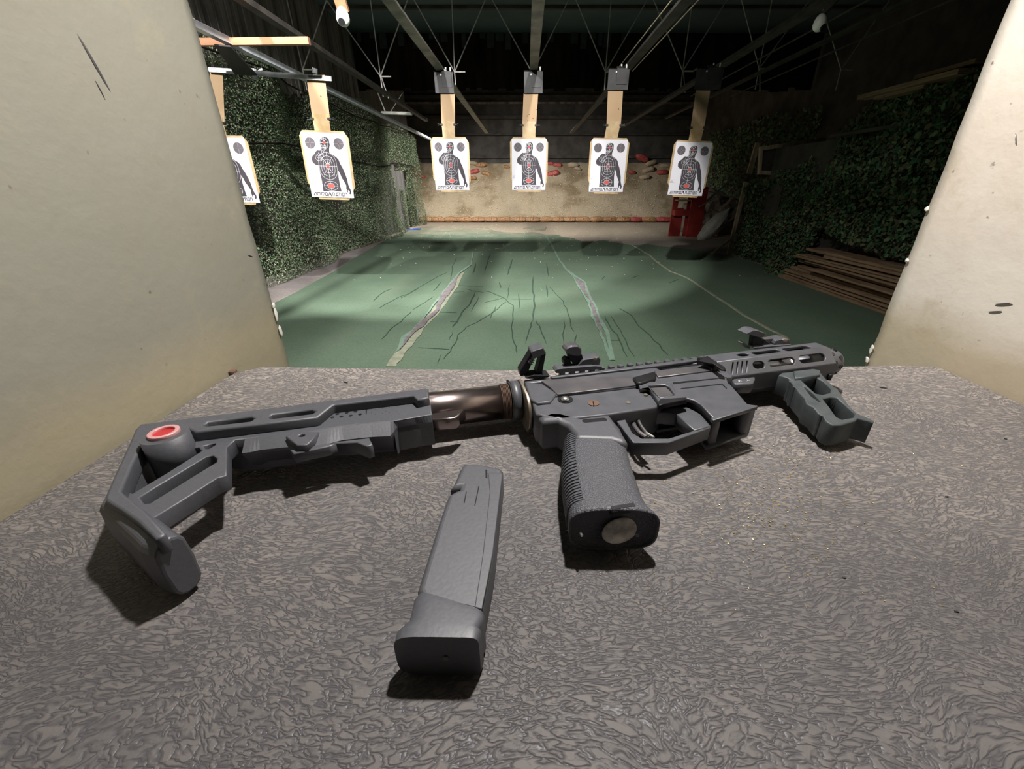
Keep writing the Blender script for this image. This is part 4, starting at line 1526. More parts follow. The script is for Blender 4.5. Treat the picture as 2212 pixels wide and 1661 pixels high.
zA = zoomer(200, 780, 3.46)
zB = zoomer(700, 780, 4.096)
zC = zoomer(1080, 720, 3.687)
zD = zoomer(1120, 880, 4.49)
zE = zoomer(1500, 680, 5.027)
gun = thing('carbine', 'matt black carbine with stock and foregrip lying on the bench', 'firearm', GO, (0, 0, GA))


def gplate(name, ring, holes, z0, z1, mat, parent=gun, bev=0.0008, res=1):
    return plate(name, ring, holes, z0, z1, mat, parent, bev, None, res)


def gbox(name, a0, a1, b0, b1, z0, z1, mat, parent=gun, bev=0.0006):
    return box(name, (a0, b0, z0), (a1, b1, z1), mat, parent, bev)


# ---- stock
ZS = 0.036
P1 = zA([(1000, 852), (1003, 790), (1005, 640), (1065, 585), (1300, 560), (1560, 530), (1760, 500)], ZS) + zB([(160, 570), (400, 545), (620, 528), (955, 470)], ZS)
stock_ring = zA([(360, 470), (318, 510), (285, 590), (220, 730), (150, 880), (98, 1000), (92, 1035), (120, 1058), (215, 1115), (340, 1205), (470, 1330), (548, 1288),
                 (470, 1190), (462, 1165), (700, 1020), (930, 872)], ZS) + P1 + zB([(925, 244), (900, 240)], ZS)
tri = zA([(392, 585), (300, 770), (218, 958), (300, 985), (560, 830), (815, 668), (795, 642), (600, 660), (470, 668)], ZS)
h2 = zA([(828, 628), (915, 610), (918, 622), (868, 652), (840, 652)], ZS)
h3 = zA([(350, 1015), (470, 940), (850, 712), (900, 702), (930, 725), (925, 752), (700, 890), (430, 1058), (385, 1062)], ZS)
dots = [circle(*zB([p], ZS)[0], 0.0014, 0.0014, 6) for p in ((75, 497), (153, 490), (236, 481), (318, 470), (118, 467), (200, 456), (278, 445), (160, 438), (240, 425), (318, 415))]
stock = gplate('buttstock', stock_ring, [tri, h2, h3], 0.0250, ZS, 'gun_polymer', bev=0.0008, res=2)
core = P1[3:] + zB([(925, 244), (900, 240)], ZS) + zA([(700, 425), (680, 470), (772, 528), (900, 560)], ZS)
gplate('stock_core', core, [], 0.0100, 0.0300, 'gun_polymer', stock, bev=0.0)
for d_ in dots:
    gplate('recess_dot', d_, [], ZS - 0.001, ZS + 0.0002, 'gun_black', stock, bev=0)
band = zA([(360, 468), (318, 508), (285, 588), (150, 878), (98, 998), (92, 1033), (120, 1056), (215, 1113), (340, 1203), (470, 1328), (548, 1286), (410, 1128), (232, 985), (215, 965),
           (300, 760), (388, 582), (450, 560), (680, 480), (772, 528), (1680, 418), (1795, 326)], 0.043) + \
    zB([(100, 383), (790, 303), (828, 340), (928, 318), (922, 244), (900, 238)], 0.043)
s1 = zA([(820, 478), (862, 450), (1188, 412), (1213, 424), (1180, 446), (862, 483)], 0.043)
s2 = zA([(1312, 416), (1342, 394), (1640, 359), (1670, 370), (1642, 390), (1342, 427)], 0.043)
gplate('raised_rim', band, [s1, s2], 0.032, 0.043, 'gun_polymer', stock, bev=0.0014, res=2)
c0 = zA([(527, 522)], 0.051)[0]
bm = bmesh.new(); add_cyl(bm, (*c0, 0.020), (*c0, 0.049), 0.0125, seg=28)
sb = obj('sling_socket_boss', bm, 'gun_polymer', stock)
sb.data.polygons.foreach_set('use_smooth', [abs(p.normal.z) < 0.9 for p in sb.data.polygons])
gplate('sling_socket', circle(*c0, 0.0083, n=28), [circle(*c0, 0.0058, n=24)], 0.0485, 0.0510, 'pink_ring', stock, bev=0.0004)
bm = bmesh.new(); add_cyl(bm, (*c0, 0.0480), (*c0, 0.0495), 0.0060, seg=24)
obj('socket_bore', bm, 'red_anodised', stock)
# butt pad: rounded block along the rear face
pad_mid = zA([(352, 500), (220, 760), (100, 1015), (250, 1140), (420, 1290), (520, 1330)], 0.040)
V, Fc = [], []
ns = 14
hw = [0.0060, 0.0062, 0.0068, 0.0074, 0.0078, 0.0072]
hz = [0.015, 0.017, 0.0180, 0.0185, 0.0185, 0.0175]
for k, (p, w_, h_) in enumerate(zip(pad_mid, hw, hz)):
    a = Vector(pad_mid[max(0, k - 1)]); b = Vector(pad_mid[min(len(pad_mid) - 1, k + 1)])
    t_ = (b - a).normalized(); n_ = Vector((t_.y, -t_.x))
    if n_.x > 0: n_ = -n_
    for j in range(ns):
        th = 2 * math.pi * j / ns
        cc_, ss_ = math.cos(th), math.sin(th)
        r1 = math.copysign(abs(cc_) ** 0.9, cc_) * w_; r2 = math.copysign(abs(ss_) ** 0.42, ss_) * h_
        q = Vector(p) + n_ * (r1 - w_ * 0.2)
        V.append((q.x, q.y, 0.0205 + r2))
for k in range(len(pad_mid) - 1):
    for j in range(ns):
        Fc.append((k * ns + j, k * ns + (j + 1) % ns, (k + 1) * ns + (j + 1) % ns, (k + 1) * ns + j))
Fc.append(tuple(range(ns))[::-1]); Fc.append(tuple((len(pad_mid) - 1) * ns + j for j in range(ns)))
bp = mesh_np('butt_pad', V, Fc, 'gun_polymer', stock)
bv = bp.modifiers.new('soft', 'BEVEL'); bv.width = 0.002; bv.segments = 2; bv.limit_method = 'ANGLE'
# lower band of the stock in shadow, adjustment boss and lever
# chamfered underside of the stock: line at the face, widest edge, then tucked in below
lo = lambda z: zA([(1100, 690), (1180, 682), (1250, 665), (1440, 645), (1620, 640), (1760, 620)], z) + zB([(160, 700), (425, 672), (590, 664), (665, 563), (955, 542)], z)
L2 = lo(0.0305)
def resample(P, n):
    P = [Vector(p) for p in P]
    d = [0]
    for a, b in zip(P[:-1], P[1:]): d.append(d[-1] + (b - a).length)
    out = []
    for k in range(n):
        t = d[-1] * k / (n - 1)
        i = max(q for q in range(len(d)) if d[q] <= t + 1e-9)
        i = min(i, len(P) - 2)
        out.append(P[i].lerp(P[i + 1], (t - d[i]) / max(1e-9, d[i + 1] - d[i])))
    return out
na = 60
# pair the two lines by their position along the gun
def at_x(P, x):
    P = [Vector(p) for p in P]
    for a, b in zip(P[:-1], P[1:]):
        if min(a.x, b.x) - 1e-9 <= x <= max(a.x, b.x) + 1e-9 and abs(b.x - a.x) > 1e-6:
            return a.lerp(b, (x - a.x) / (b.x - a.x))
    return min(P, key=lambda p: abs(p.x - x))
xcol = zB([(600, 660)], 0.0305)[0][0]
xs_ = np.linspace(zA([(1115, 640)], 0.034)[0][0], zB([(955, 520)], 0.034)[0][0], na)
V, Fc = [], []
for x_ in xs_:
    a = at_x(P1[3:], x_); b = at_x(L2, x_)
    tk = 0.012 if x_ < xcol else 0.001
    rows = [(x_, a.y + 0.004, 0.0345), (x_, a.y, ZS - 0.0002), (x_, b.y, 0.0308), (x_, b.y + 0.0004, 0.0285), (x_, b.y + tk, 0.010), (x_, a.y + 0.006 + tk, 0.0065)]
    V += rows
for k in range(na - 1):
    for j in range(5):
        Fc.append((6 * k + j, 6 * k + j + 1, 6 * k + j + 7, 6 * k + j + 6))
Fc += [tuple(range(6)), tuple(6 * (na - 1) + j for j in range(6))[::-1]]
us = mesh_np('stock_underside', V, Fc, 'gun_polymer', stock)
bmx = bmesh.new(); bmx.from_mesh(us.data); bmesh.ops.recalc_face_normals(bmx, faces=bmx.faces); bmx.to_mesh(us.data); bmx.free()
gplate('adjustment_boss', zA([(1442, 562), (1500, 520), (1692, 525), (1645, 585), (1605, 622), (1530, 628)], 0.0365), [circle(*zA([(1562, 553)], 0.0365)[0], 0.0020, 0.0017, 12)], 0.031, 0.0365, 'gun_polymer', stock)
gplate('release_lever', zA([(1475, 660), (1505, 695), (1640, 665), (1760, 640), (1820, 615), (1760, 612), (1500, 660)], 0.0315) , [], 0.024, 0.0318, 'gun_anodised', stock)
gplate('release_lever', zB([(60, 728), (80, 712), (400, 676), (430, 735), (380, 752), (290, 716)], 0.0305), [], 0.020, 0.0305, 'gun_anodised', stock)
gplate('height_mark', zB([(366, 402), (381, 400), (381, 470), (366, 474)], ZS), [], ZS - 0.001, ZS + 0.0002, 'gun_black', stock)
for k in range(16):   # second faint row of dots
    x_, y_ = 420 + (k % 8) * 32, 412 - (k % 8) * 4 + (k // 8) * 44 + (k % 2) * 16
    gplate('dot', circle(*zB([(x_, y_)], ZS)[0], 0.0006, n=6), [], ZS - 0.001, ZS + 0.00015, 'gun_black', stock)
# ---- buffer tube
def gcyl(name, a0, a1, r, mat, parent=gun, r2=None, seg=40, b=0.0, z=GZ, bev=0.0):
    bm = bmesh.new()
    add_cyl(bm, (a0, b, z), (a1, b, z), r, r2, seg)
    if bev:
        es = [e for e in bm.edges if len(e.link_faces) == 2 and e.calc_face_angle() > 0.8]
        bmesh.ops.bevel(bm, geom=es, offset=bev, segments=2, affect='EDGES')
    o = obj(name, bm, mat, parent, False)
    me = o.data
    me.polygons.foreach_set('use_smooth', [abs(p.normal.x) < 0.9 for p in me.polygons])
    return o


aT = G(928, 880, GZ)[0]
tube = gcyl('buffer_tube', aT - 0.06, 0.004, 0.0148, 'tube_steel', seg=56)
for k in range(7):
    gcyl('thread_ring', -0.0035 + k * 0.0011, -0.0030 + k * 0.0011, 0.0153, 'brown_worn', tube)
lug = zB([(940, 470), (1060, 455), (1205, 432), (1248, 430), (1165, 508), (960, 528)], 0.030)
gplate('tube_rail', lug, [], 0.021, 0.031, 'tube_steel', tube, bev=0.0008)
gcyl('castle_nut', 0.0045, 0.0130, 0.0175, 'gun_anodised', bev=0.0008)
for k in range(6):
    th = math.radians(20 + 60 * k)
    pass
gbox('nut_notch', 0.0040, 0.0062, 0.0085, 0.0125, GZ + 0.0110, GZ + 0.0150, 'lens_black')
# end plate
ep = []
for k in range(28):
    th = 2 * math.pi * k / 28
    ep.append((math.cos(th) * 0.0185, math.sin(th) * 0.0205 - 0.002 - (0.014 if math.sin(th) < -0.3 else 0) * 1.0))
Mx = Matrix.Translation((0.0145, 0, GZ)) @ Matrix(((0, 0, 1, 0), (0, 1, 0, 0), (-1, 0, 0, 0), (0, 0, 0, 1)))
plate('end_plate', ep, [], -0.0012, 0.0012, 'worn_edge', gun, 0.0004, Mx)

# ---- lower receiver
ZL = 0.0350
low = zC([(205, 395), (290, 388), (345, 375), (450, 490), (1065, 420), (1100, 410), (1150, 435), (1230, 440), (1290, 560), (1240, 588), (880, 642), (640, 668), (480, 680), (330, 650), (285, 640), (250, 520)], ZL)
lower = gplate('lower_receiver', low, [], 0.0100, ZL, 'gun_anodised', bev=0.0012)
mwt = zC([(1060, 385), (1180, 395), (1380, 370), (1800, 345), (1822, 400), (1965, 562), (2040, 572), (1700, 672), (1600, 565), (1540, 528), (1490, 515), (1290, 545), (1250, 480)], ZL + 0.0015)
gplate('magwell_side', mwt, [], ZL - 0.002, ZL + 0.0015, 'gun_anodised', lower, bev=0.0008)
gplate('magwell_side', mwt, [], 0.0070, 0.0105, 'gun_anodised', lower, bev=0.0008)
fr_ = zC([(1822, 400), (1965, 562), (2040, 572), (2020, 578), (1945, 578), (1795, 402)], ZL)
gplate('magwell_front', [p for p in zC([(1800, 395), (1830, 400), (1970, 560), (2045, 572), (1985, 590), (1930, 575)], ZL)], [], 0.0075, ZL, 'gun_anodised', lower, bev=0.0006)
gplate('magwell_rear', zC([(1490, 515), (1560, 530), (1620, 575), (1710, 668), (1770, 650), (1650, 545), (1560, 505)], ZL), [], 0.0075, ZL, 'gun_anodised', lower, bev=0.0006)
gplate('magwell_core', zC([(1100, 400), (1790, 345), (1800, 392), (1880, 490), (1640, 520), (1500, 510), (1280, 540)], ZL), [], 0.0075, ZL - 0.001, 'gun_black', lower, bev=0.0)
# flared lip round the magazine opening
lip = zC([(1690, 672), (2040, 572), (2050, 580), (1700, 690)], ZL + 0.002)
gplate('magwell_lip', zC([(1680, 668), (2045, 568), (2055, 578), (1700, 690)], ZL + 0.0025), [], ZL - 0.001, ZL + 0.0025, 'gun_anodised', lower, bev=0.0006)
# dust shelf line, grooves
gplate('groove', zC([(1375, 388), (1800, 342), (1805, 352), (1382, 402)], ZL + 0.0016), [], ZL, ZL + 0.0018, 'gun_black', lower, bev=0.0)
gplate('panel_line', zC([(1440, 436), (1770, 400), (1808, 436), (1804, 440), (1766, 406), (1440, 442)], ZL + 0.0016), [], ZL, ZL + 0.0018, 'gun_black', lower, bev=0.0)
# trigger guard
ZG = 0.0285
gd_out = zC([(900, 655), (1062, 868), (1345, 868), (1676, 748), (1690, 700), (1560, 620), (1480, 580), (1240, 590)], ZG)
gd_in = zC([(985, 655), (1055, 790), (1130, 834), (1345, 834), (1548, 770), (1405, 640), (1300, 628), (1100, 640)], ZG)
gplate('trigger_guard', gd_out, [gd_in], 0.0175, ZG, 'gun_anodised', lower, bev=0.0007)
gplate('guard_web', zC([(1405, 640), (1500, 610), (1570, 625), (1676, 735), (1548, 770)], ZG + 0.001), [], 0.0185, ZG + 0.001, 'gun_anodised', lower, bev=0.0008)


def sweep(name, pts, r, mat, parent, z):
    bm = bmesh.new()
    for a, b in zip(pts[:-1], pts[1:]):
        add_cyl(bm, (*a, z), (*b, z), r, seg=10)
    for a in pts[1:-1]:
        bmesh.ops.create_uvsphere(bm, u_segments=8, v_segments=6, radius=r, matrix=Matrix.Translation((*a, z)))
    return obj(name, bm, mat, parent)


sweep('trigger', zC([(1110, 665), (1105, 700), (1130, 745), (1170, 795), (1225, 828)], 0.0255), 0.0012, 'bare_steel', gun, 0.0255)
sweep('trigger', zC([(1058, 690), (1070, 740), (1110, 790), (1165, 828)], 0.0235), 0.0018, 'gun_worn', gun, 0.0235)
sweep('trigger', zC([(1085, 675), (1090, 720), (1125, 775), (1190, 830)], 0.0215), 0.0022, 'gun_anodised', gun, 0.0205)
# magazine release with its fence
gplate('release_fence', zC([(1100, 390), (1180, 380), (1330, 385), (1370, 400), (1400, 470), (1490, 505), (1495, 520), (1300, 556), (1262, 550), (1250, 520), (1185, 430), (1120, 440)], ZL + 0.004),
       [zC([(1180, 412), (1310, 405), (1350, 425), (1395, 490), (1270, 512), (1210, 455)], ZL + 0.004)], ZL, ZL + 0.004, 'gun_anodised', lower, bev=0.0006)
gplate('release_button', zC([(1200, 435), (1320, 425), (1385, 492), (1275, 515)], ZL + 0.003), [], ZL, ZL + 0.0032, 'gun_worn', lower, bev=0.0004)
gplate('release_lever', zC([(1255, 545), (1275, 520), (1485, 505), (1490, 520), (1310, 558), (1270, 572)], ZL + 0.0055), [], ZL + 0.001, ZL + 0.0055, 'gun_black', lower, bev=0.0006)


def pin(name, pt, r, mat, parent, z, dome=0.0):
    c = zC([pt], z)[0]
    bm = bmesh.new()
    if dome:
        bmesh.ops.create_uvsphere(bm, u_segments=20, v_segments=10, radius=1, matrix=Matrix.Translation((*c, z)) @ Matrix.Diagonal((r, r, dome, 1)))
    else:
        add_cyl(bm, (*c, z - 0.001), (*c, z + 0.0006), r, seg=20)
    return obj(name, bm, mat, parent, bool(dome))


pin('takedown_pin_seat', (520, 527), 0.0062, 'gun_black', lower, ZL)
pin('takedown_pin', (518, 522), 0.0036, 'bare_steel', lower, ZL + 0.0012, 0.0022)
pin('selector_screw', (745, 556), 0.0046, 'brown_worn', lower, ZL)
gplate('screw_slot', zC([(738, 540), (746, 538), (752, 572), (744, 574)], ZL + 0.001), [], ZL, ZL + 0.0009, 'lens_black', lower, bev=0)
pin('receiver_pin', (1161, 489), 0.0017, 'worn_edge', lower, ZL + 0.0005)
pin('receiver_pin', (1022, 553), 0.0017, 'worn_edge', lower, ZL)

# ---- upper receiver
ZU = 0.0380
up = zC([(190, 368), (300, 350), (380, 352), (1560, 206), (1640, 212), (1760, 290), (1855, 330), (1845, 345), (1380, 388), (1150, 412), (1060, 422), (450, 492), (345, 378), (290, 388), (205, 395)], ZU - 0.001)
port = zC([(1240, 270), (1280, 262), (1600, 228), (1612, 246), (1440, 268), (1285, 290)], ZU - 0.001)
upper = gplate('upper_receiver', up, [port], 0.007, ZU - 0.001, 'gun_anodised', bev=0.0015, res=2)
gplate('bolt', zC([(1230, 275), (1610, 228), (1612, 250), (1280, 295)], 0.033), [], 0.015, 0.0315, 'brown_worn', upper, bev=0.0005)
gplate('worn_patch', zC([(330, 375), (390, 362), (1040, 335), (1085, 408), (460, 482), (400, 425)], ZU), [], ZU - 0.002, ZU - 0.0002, 'gun_worn', upper, bev=0.0004)
gplate('case_deflector', zC([(1060, 335), (1235, 288), (1250, 320), (1240, 345), (1130, 385), (1090, 380)], ZU + 0.004), [], ZU - 0.002, ZU + 0.003, 'gun_black', upper, bev=0.0016)
gplate('dust_cover', zC([(1230, 300), (1640, 250), (1730, 290), (1260, 350)], ZU), [], ZU - 0.002, ZU + 0.0006, 'gun_worn', upper, bev=0.0005)
gplate('side_rib', zC([(400, 340), (1560, 205), (1580, 213), (1240, 258), (420, 352)], ZU + 0.001), [], ZU - 0.003, ZU + 0.001, 'gun_anodised', upper, bev=0.0006)
gplate('rear_lug', zC([(200, 385), (345, 402), (452, 480), (400, 545), (300, 555), (240, 520)], ZL + 0.002), [], 0.010, ZL + 0.0022, 'gun_anodised', lower, bev=0.0012)

# top rail with teeth running over receiver and handguard
a0 = G(1195, 800, 0.031)[0]
a1 = G(1690, 750, 0.031)[0]
bm = bmesh.new()
add_box(bm, (a0, 0.0120, GZ - 0.008), (a1, 0.0275, GZ + 0.0080), bev=0.0006)
obj('top_rail', bm, 'gun_anodised', gun)
railo = gun.children[-1]
k = 0
aa = a0 + 0.004
while aa < a1 - 0.004:
    box('rail_tooth', (aa, 0.0265, GZ - 0.0105), (aa + 0.0055, 0.0315, GZ + 0.0108), 'gun_anodised', railo, bev=0.0008)
    aa += 0.0100

# ---- handguard: octagonal sleeve, faces built as slotted plates
hs, he = G(1560, 786, 0.0455)[0], G(1798, 766, 0.0478)[0] + 0.012
AP = 0.0195                       # apothem
SF = AP * math.tan(math.pi / 8)   # half side


def face_plate(name, ang, holes, parent, mat='gun_anodised', a0=None, a1=None, ring=None):
    """face whose outward normal makes angle ang with +z, turning toward gun-down (-b)"""
    a0 = hs if a0 is None else a0
    a1 = he if a1 is None else a1
    ring = ring or [(a0, -SF), (a1, -SF), (a1, SF), (a0, SF)]
    # local x = along gun, local y = across the face (toward gun-up for ang 0), local z = outward
    c, s = math.cos(ang), math.sin(ang)
    ey = Vector((0, c, s)); ez = Vector((0, -s, c))
    M = Matrix(((1, 0, 0, 0), (0, ey.y, ez.y, 0), (0, ey.z, ez.z, GZ), (0, 0, 0, 1)))
    return plate(name, ring, holes, AP - 0.0026, AP, mat, parent, 0.0005, M)


def ux(x):      # gun coordinate a of a zoom-E column, on the side faces
    return G(1500 + x / 5.027, 680 + (530 - (x - 320) * 0.106) / 5.027, 0.0465)[0]


H_side = [circle(ux(665), 0.000, 0.0062, 0.0036, 14), slot((ux(800), 0.0), (ux(1030), 0.0), 0.0034), slot((ux(1140), 0.0), (ux(1350), 0.0), 0.0038)]
def lx(x, y=560):
    return G(1500 + x / 5.027, 680 + (y - (x - 900) * 0.10) / 5.027, 0.0405)[0]
H_low = [slot((lx(738), 0), (lx(790), 0), 0.0036), slot((lx(905), 0), (lx(1120), 0), 0.0036), slot((lx(1240), 0), (lx(1445), 0), 0.0040)]
for k in range(4):
    x0 = lx(440 + k * 52)
    H_low.append([(x0, -0.0055), (x0 + 0.0013, -0.0055), (x0 + 0.0068, 0.0055), (x0 + 0.0055, 0.0055)])
handg = face_plate('handguard', 0, H_side, gun, ring=[(hs - 0.008, -SF), (he, -SF), (he, SF), (hs - 0.002, SF)])
face_plate('slotted_panel', math.pi / 4, H_low, handg)
for k in (2, 3, 4, 5, 6, 7):
    face_plate('panel', k * math.pi / 4, [], handg)
gplate('seam_step', [(hs - 0.008, -0.012), (hs + 0.000, -0.012), (hs + 0.004, 0.010), (hs - 0.006, 0.012)], [], 0.016, 0.0390, 'gun_black', handg)
gcyl('barrel', hs - 0.01, he + 0.004, 0.0078, 'barrel_steel', seg=24)
gcyl('gas_block', hs + 0.03, hs + 0.055, 0.0105, 'gun_black', seg=24)
for k in range(3):
    gcyl('barrel_collar', he - 0.035 + k * 0.007, he - 0.032 + k * 0.007, 0.0092, 'bare_steel', seg=24)
# muzzle device
MZ, MB_ = he + 0.0005, 0.0
gcyl('muzzle_collar', he - 0.03, MZ + 0.002, 0.0098, 'gun_anodised', seg=28, b=MB_)
mz = bmesh.new()
pr_ = [(0.0, 0.0115), (0.002, 0.0132), (0.010, 0.0138), (0.017, 0.0128), (0.0215, 0.0098), (0.0232, 0.0060)]
sg = 32
vv = []
for (x_, r_) in pr_:
    vv.append([mz.verts.new((x_, r_ * math.cos(2 * math.pi * j / sg), r_ * math.sin(2 * math.pi * j / sg))) for j in range(sg)])
for k in range(len(pr_) - 1):
    for j in range(sg):
        mz.faces.new((vv[k][j], vv[k][(j + 1) % sg], vv[k + 1][(j + 1) % sg], vv[k + 1][j]))
mz.faces.new(vv[0][::-1]); mz.faces.new(vv[-1])
bmesh.ops.recalc_face_normals(mz, faces=mz.faces)
muz = obj('muzzle_device', mz, 'gun_anodised', gun, True, (MZ, MB_, GZ))

bm = bmesh.new()
for ang in range(0, 360, 40):
    for x_ in (0.007, 0.014):
        t_ = math.radians(ang + (20 if x_ > 0.01 else 0))
        n_ = Vector((0, math.cos(t_), math.sin(t_)))
        add_cyl(bm, Vector((x_, 0, 0)) + n_ * 0.012, Vector((x_, 0, 0)) + n_ * 0.0141, 0.0019, seg=10)
add_cyl(bm, (0.018, 0, 0), (0.0236, 0, 0), 0.0052, seg=20)
obj('vent_ports', bm, 'lens_black', muz)
SH = Matrix.Identity(4)     # the front end sits slightly higher and turned a little off the receiver line
SH[2][0], SH[2][3], SH[1][0], SH[1][3] = 0.030, -0.0030, -0.020, 0.0020
muz.data.transform(Matrix.Translation((MZ, 0, GZ))); muz.children[0].data.transform(Matrix.Translation((MZ, 0, GZ))); muz.location = (0, 0, 0)
for o_ in [q for q in gun.children if q.name.split('.')[0] in ('handguard', 'barrel', 'gas_block', 'barrel_collar', 'muzzle_collar', 'muzzle_device', 'top_rail')]:
    for q in [o_] + list(o_.children):
        q.data.transform(SH)
# small hook below the muzzle and clamp with two screws under the handguard
gplate('front_hook', zE([(1390, 590), (1520, 580), (1530, 600), (1500, 655), (1460, 650), (1470, 615), (1400, 625)], 0.026), [], 0.020, 0.0265, 'gun_black', bev=0.0008)
cl = gplate('rail_clamp', zE([(410, 700), (430, 690), (655, 668), (662, 690), (640, 735), (600, 745), (440, 748)], 0.032), [], 0.022, 0.032, 'gun_anodised', bev=0.0012)
for p in ((490, 715), (583, 708)):
    c = zE([p], 0.032)[0]
    bm = bmesh.new(); bmesh.ops.create_uvsphere(bm, u_segments=14, v_segments=8, radius=1, matrix=Matrix.Translation((*c, 0.032)) @ Matrix.Diagonal((0.0022, 0.0022, 0.0010, 1)))
    obj('screw', bm, 'bare_steel', cl, True)

# ---- foregrip: its far end sits lower than its mount, so the outline is laid out on a tilted plane
FK, FC = 0.125, 0.0355


def zF(pts, dz):
    out = []
    for x, y in pts:
        z = 0.028 + dz
        for _ in range(8):
            a_, b_ = G(1500 + x / 5.027, 680 + y / 5.027, z)
            z = FC + FK * b_ + dz
        out.append((a_, b_))
    return out


fg_ring = zF([(915, 650), (950, 622), (1060, 610), (1130, 605), (1300, 582), (1350, 590), (1385, 640), (1440, 700), (1520, 780), (1560, 800), (1640, 925), (1700, 1000), (1760, 1065), (1830, 1088), (1955, 1148),
              (1945, 1170), (1890, 1150), (1775, 1122), (1745, 1150), (1590, 1195), (1500, 1195), (1425, 1150), (1400, 1100), (1345, 1070), (1290, 1000), (1215, 960), (1195, 900), (1135, 840), (1085, 770), (1060, 710), (1010, 680)], 0)
fh1 = zF([(1150, 692), (1330, 676), (1400, 720), (1482, 800), (1480, 838), (1385, 862), (1320, 850), (1240, 780)], 0)
fh2 = zF([(1395, 905), (1480, 890), (1550, 895), (1640, 980), (1742, 1068), (1728, 1108), (1600, 1132), (1545, 1105), (1470, 1000)], 0)
fh3 = zF([(1180, 762), (1200, 775), (1290, 850), (1372, 935), (1355, 940), (1270, 880)], 0)
fg = gplate('foregrip', fg_ring, [fh1, fh2, fh3], -0.0195, 0.0, 'foregrip_grey', bev=0.0012, res=2)
gplate('foregrip_mount', zF([(1080, 600), (1290, 575), (1370, 590), (1370, 640), (1100, 680)], 0.003), [], -0.016, 0.0025, 'foregrip_grey', fg, bev=0.001)
for p in ((1060, 720), (1085, 745), (1100, 775), (1270, 955), (1320, 1000), (1350, 1035), (1390, 1080), (1440, 1120)):
    c = zF([p], 0)[0]
    bm = bmesh.new(); add_cyl(bm, (*c, -0.0192), (*c, -0.0003), 0.0024, seg=12)
    obj('finger_ridge', bm, 'foregrip_grey', fg)
gplate('foregrip_core', zF([(1150, 692), (1330, 676), (1482, 800), (1480, 838), (1560, 895), (1742, 1068), (1728, 1108), (1600, 1132), (1545, 1105), (1380, 880), (1240, 780)], 0), [], -0.0190, -0.0175, 'gun_black', fg, bev=0)
bm = bmesh.new(); c = zF([(1530, 795)], 0)[0]; add_cyl(bm, (c[0] - 0.002, c[1], -0.008), (c[0] + 0.0035, c[1] + 0.001, -0.008), 0.0028, seg=12)
obj('clamp_screw', bm, 'gun_worn', fg)

SH = Matrix.Identity(4)
SH[2][1] = FK
SH[2][3] = FC
for o_ in [fg] + list(fg.children):
    o_.data.transform(SH)

# ---- pistol grip
ZT = 0.038
tang = zD([(195, 90), (300, 45), (420, 48), (600, 102), (880, 66), (930, 130), (1000, 230), (1062, 330), (1010, 352), (900, 320), (600, 310), (540, 300), (545, 262), (480, 178), (380, 128), (240, 142)], ZT - 0.004)
V, Fc = [], []
SEC = [(500, 940, 230, 0.0138), (478, 990, 290, 0.0142), (452, 1015, 350, 0.0146), (438, 1038, 430, 0.0148), (428, 1060, 520, 0.0150), (425, 1085, 620, 0.0150), (432, 1125, 740, 0.0148),
       (447, 1165, 860, 0.0146), (466, 1205, 970, 0.0146), (478, 1262, 1060, 0.0148), (488, 1340, 1130, 0.0150), (490, 1368, 1165, 0.0148)]
ns = 36
GC = 0.0195
ends = []
for (xl, xr, yy, hz_) in SEC:
    L_ = Vector(zD([(xl, yy)], 0.0215)[0]); R_ = Vector(zD([(xr, yy - (xr - xl) * 0.0)], 0.0215)[0])
    c = (L_ + R_) / 2; d = (R_ - L_) / 2
    ends.append((c, d, hz_))
    for j in range(ns):
        th = 2 * math.pi * j / ns
        cc_, ss_ = math.cos(th), math.sin(th)
        r1 = math.copysign(abs(cc_) ** 0.62, cc_); r2 = math.copysign(abs(ss_) ** 0.55, ss_) * hz_
        q = c + d * r1
        V.append((q.x, q.y, GC + r2))
n = len(SEC)
for k in range(n - 1):
    for j in range(ns):
        Fc.append((k * ns + j, k * ns + (j + 1) % ns, (k + 1) * ns + (j + 1) % ns, (k + 1) * ns + j))
Fc.append(tuple(range(ns)))
# inset bottom
base = len(V)
for j in range(ns):
    q = Vector(V[(n - 1) * ns + j]); c = Vector((*ends[-1][0], GC))
    V.append(c + (q - c) * 0.95)
for j in range(ns):
    V.append(Vector(V[base + j]) + Vector((0, 0.0015, 0)))
for r0, r1_ in (((n - 1) * ns, base), (base, base + ns)):
    for j in range(ns):
        Fc.append((r0 + j, r0 + (j + 1) % ns, r1_ + (j + 1) % ns, r1_ + j))
Fc.append(tuple(base + ns + j for j in range(ns))[::-1])
grip = mesh_np('pistol_grip', V, Fc, 'grip_stipple', gun, True)
bmx = bmesh.new(); bmx.from_mesh(grip.data); bmesh.ops.recalc_face_normals(bmx, faces=bmx.faces); bmx.to_mesh(grip.data); bmx.free()
gt = gplate('grip_tang', tang, [], 0.008, ZT - 0.003, 'gun_polymer', grip, bev=0.004, res=4)
gt.data.polygons.foreach_set('use_smooth', [True] * len(gt.data.polygons))
gplate('logo_recess', slot(zD([(645, 130)], 0.035)[0], zD([(830, 115)], 0.035)[0], 0.0022), [], 0.034, 0.0352, 'gun_black', grip, bev=0)
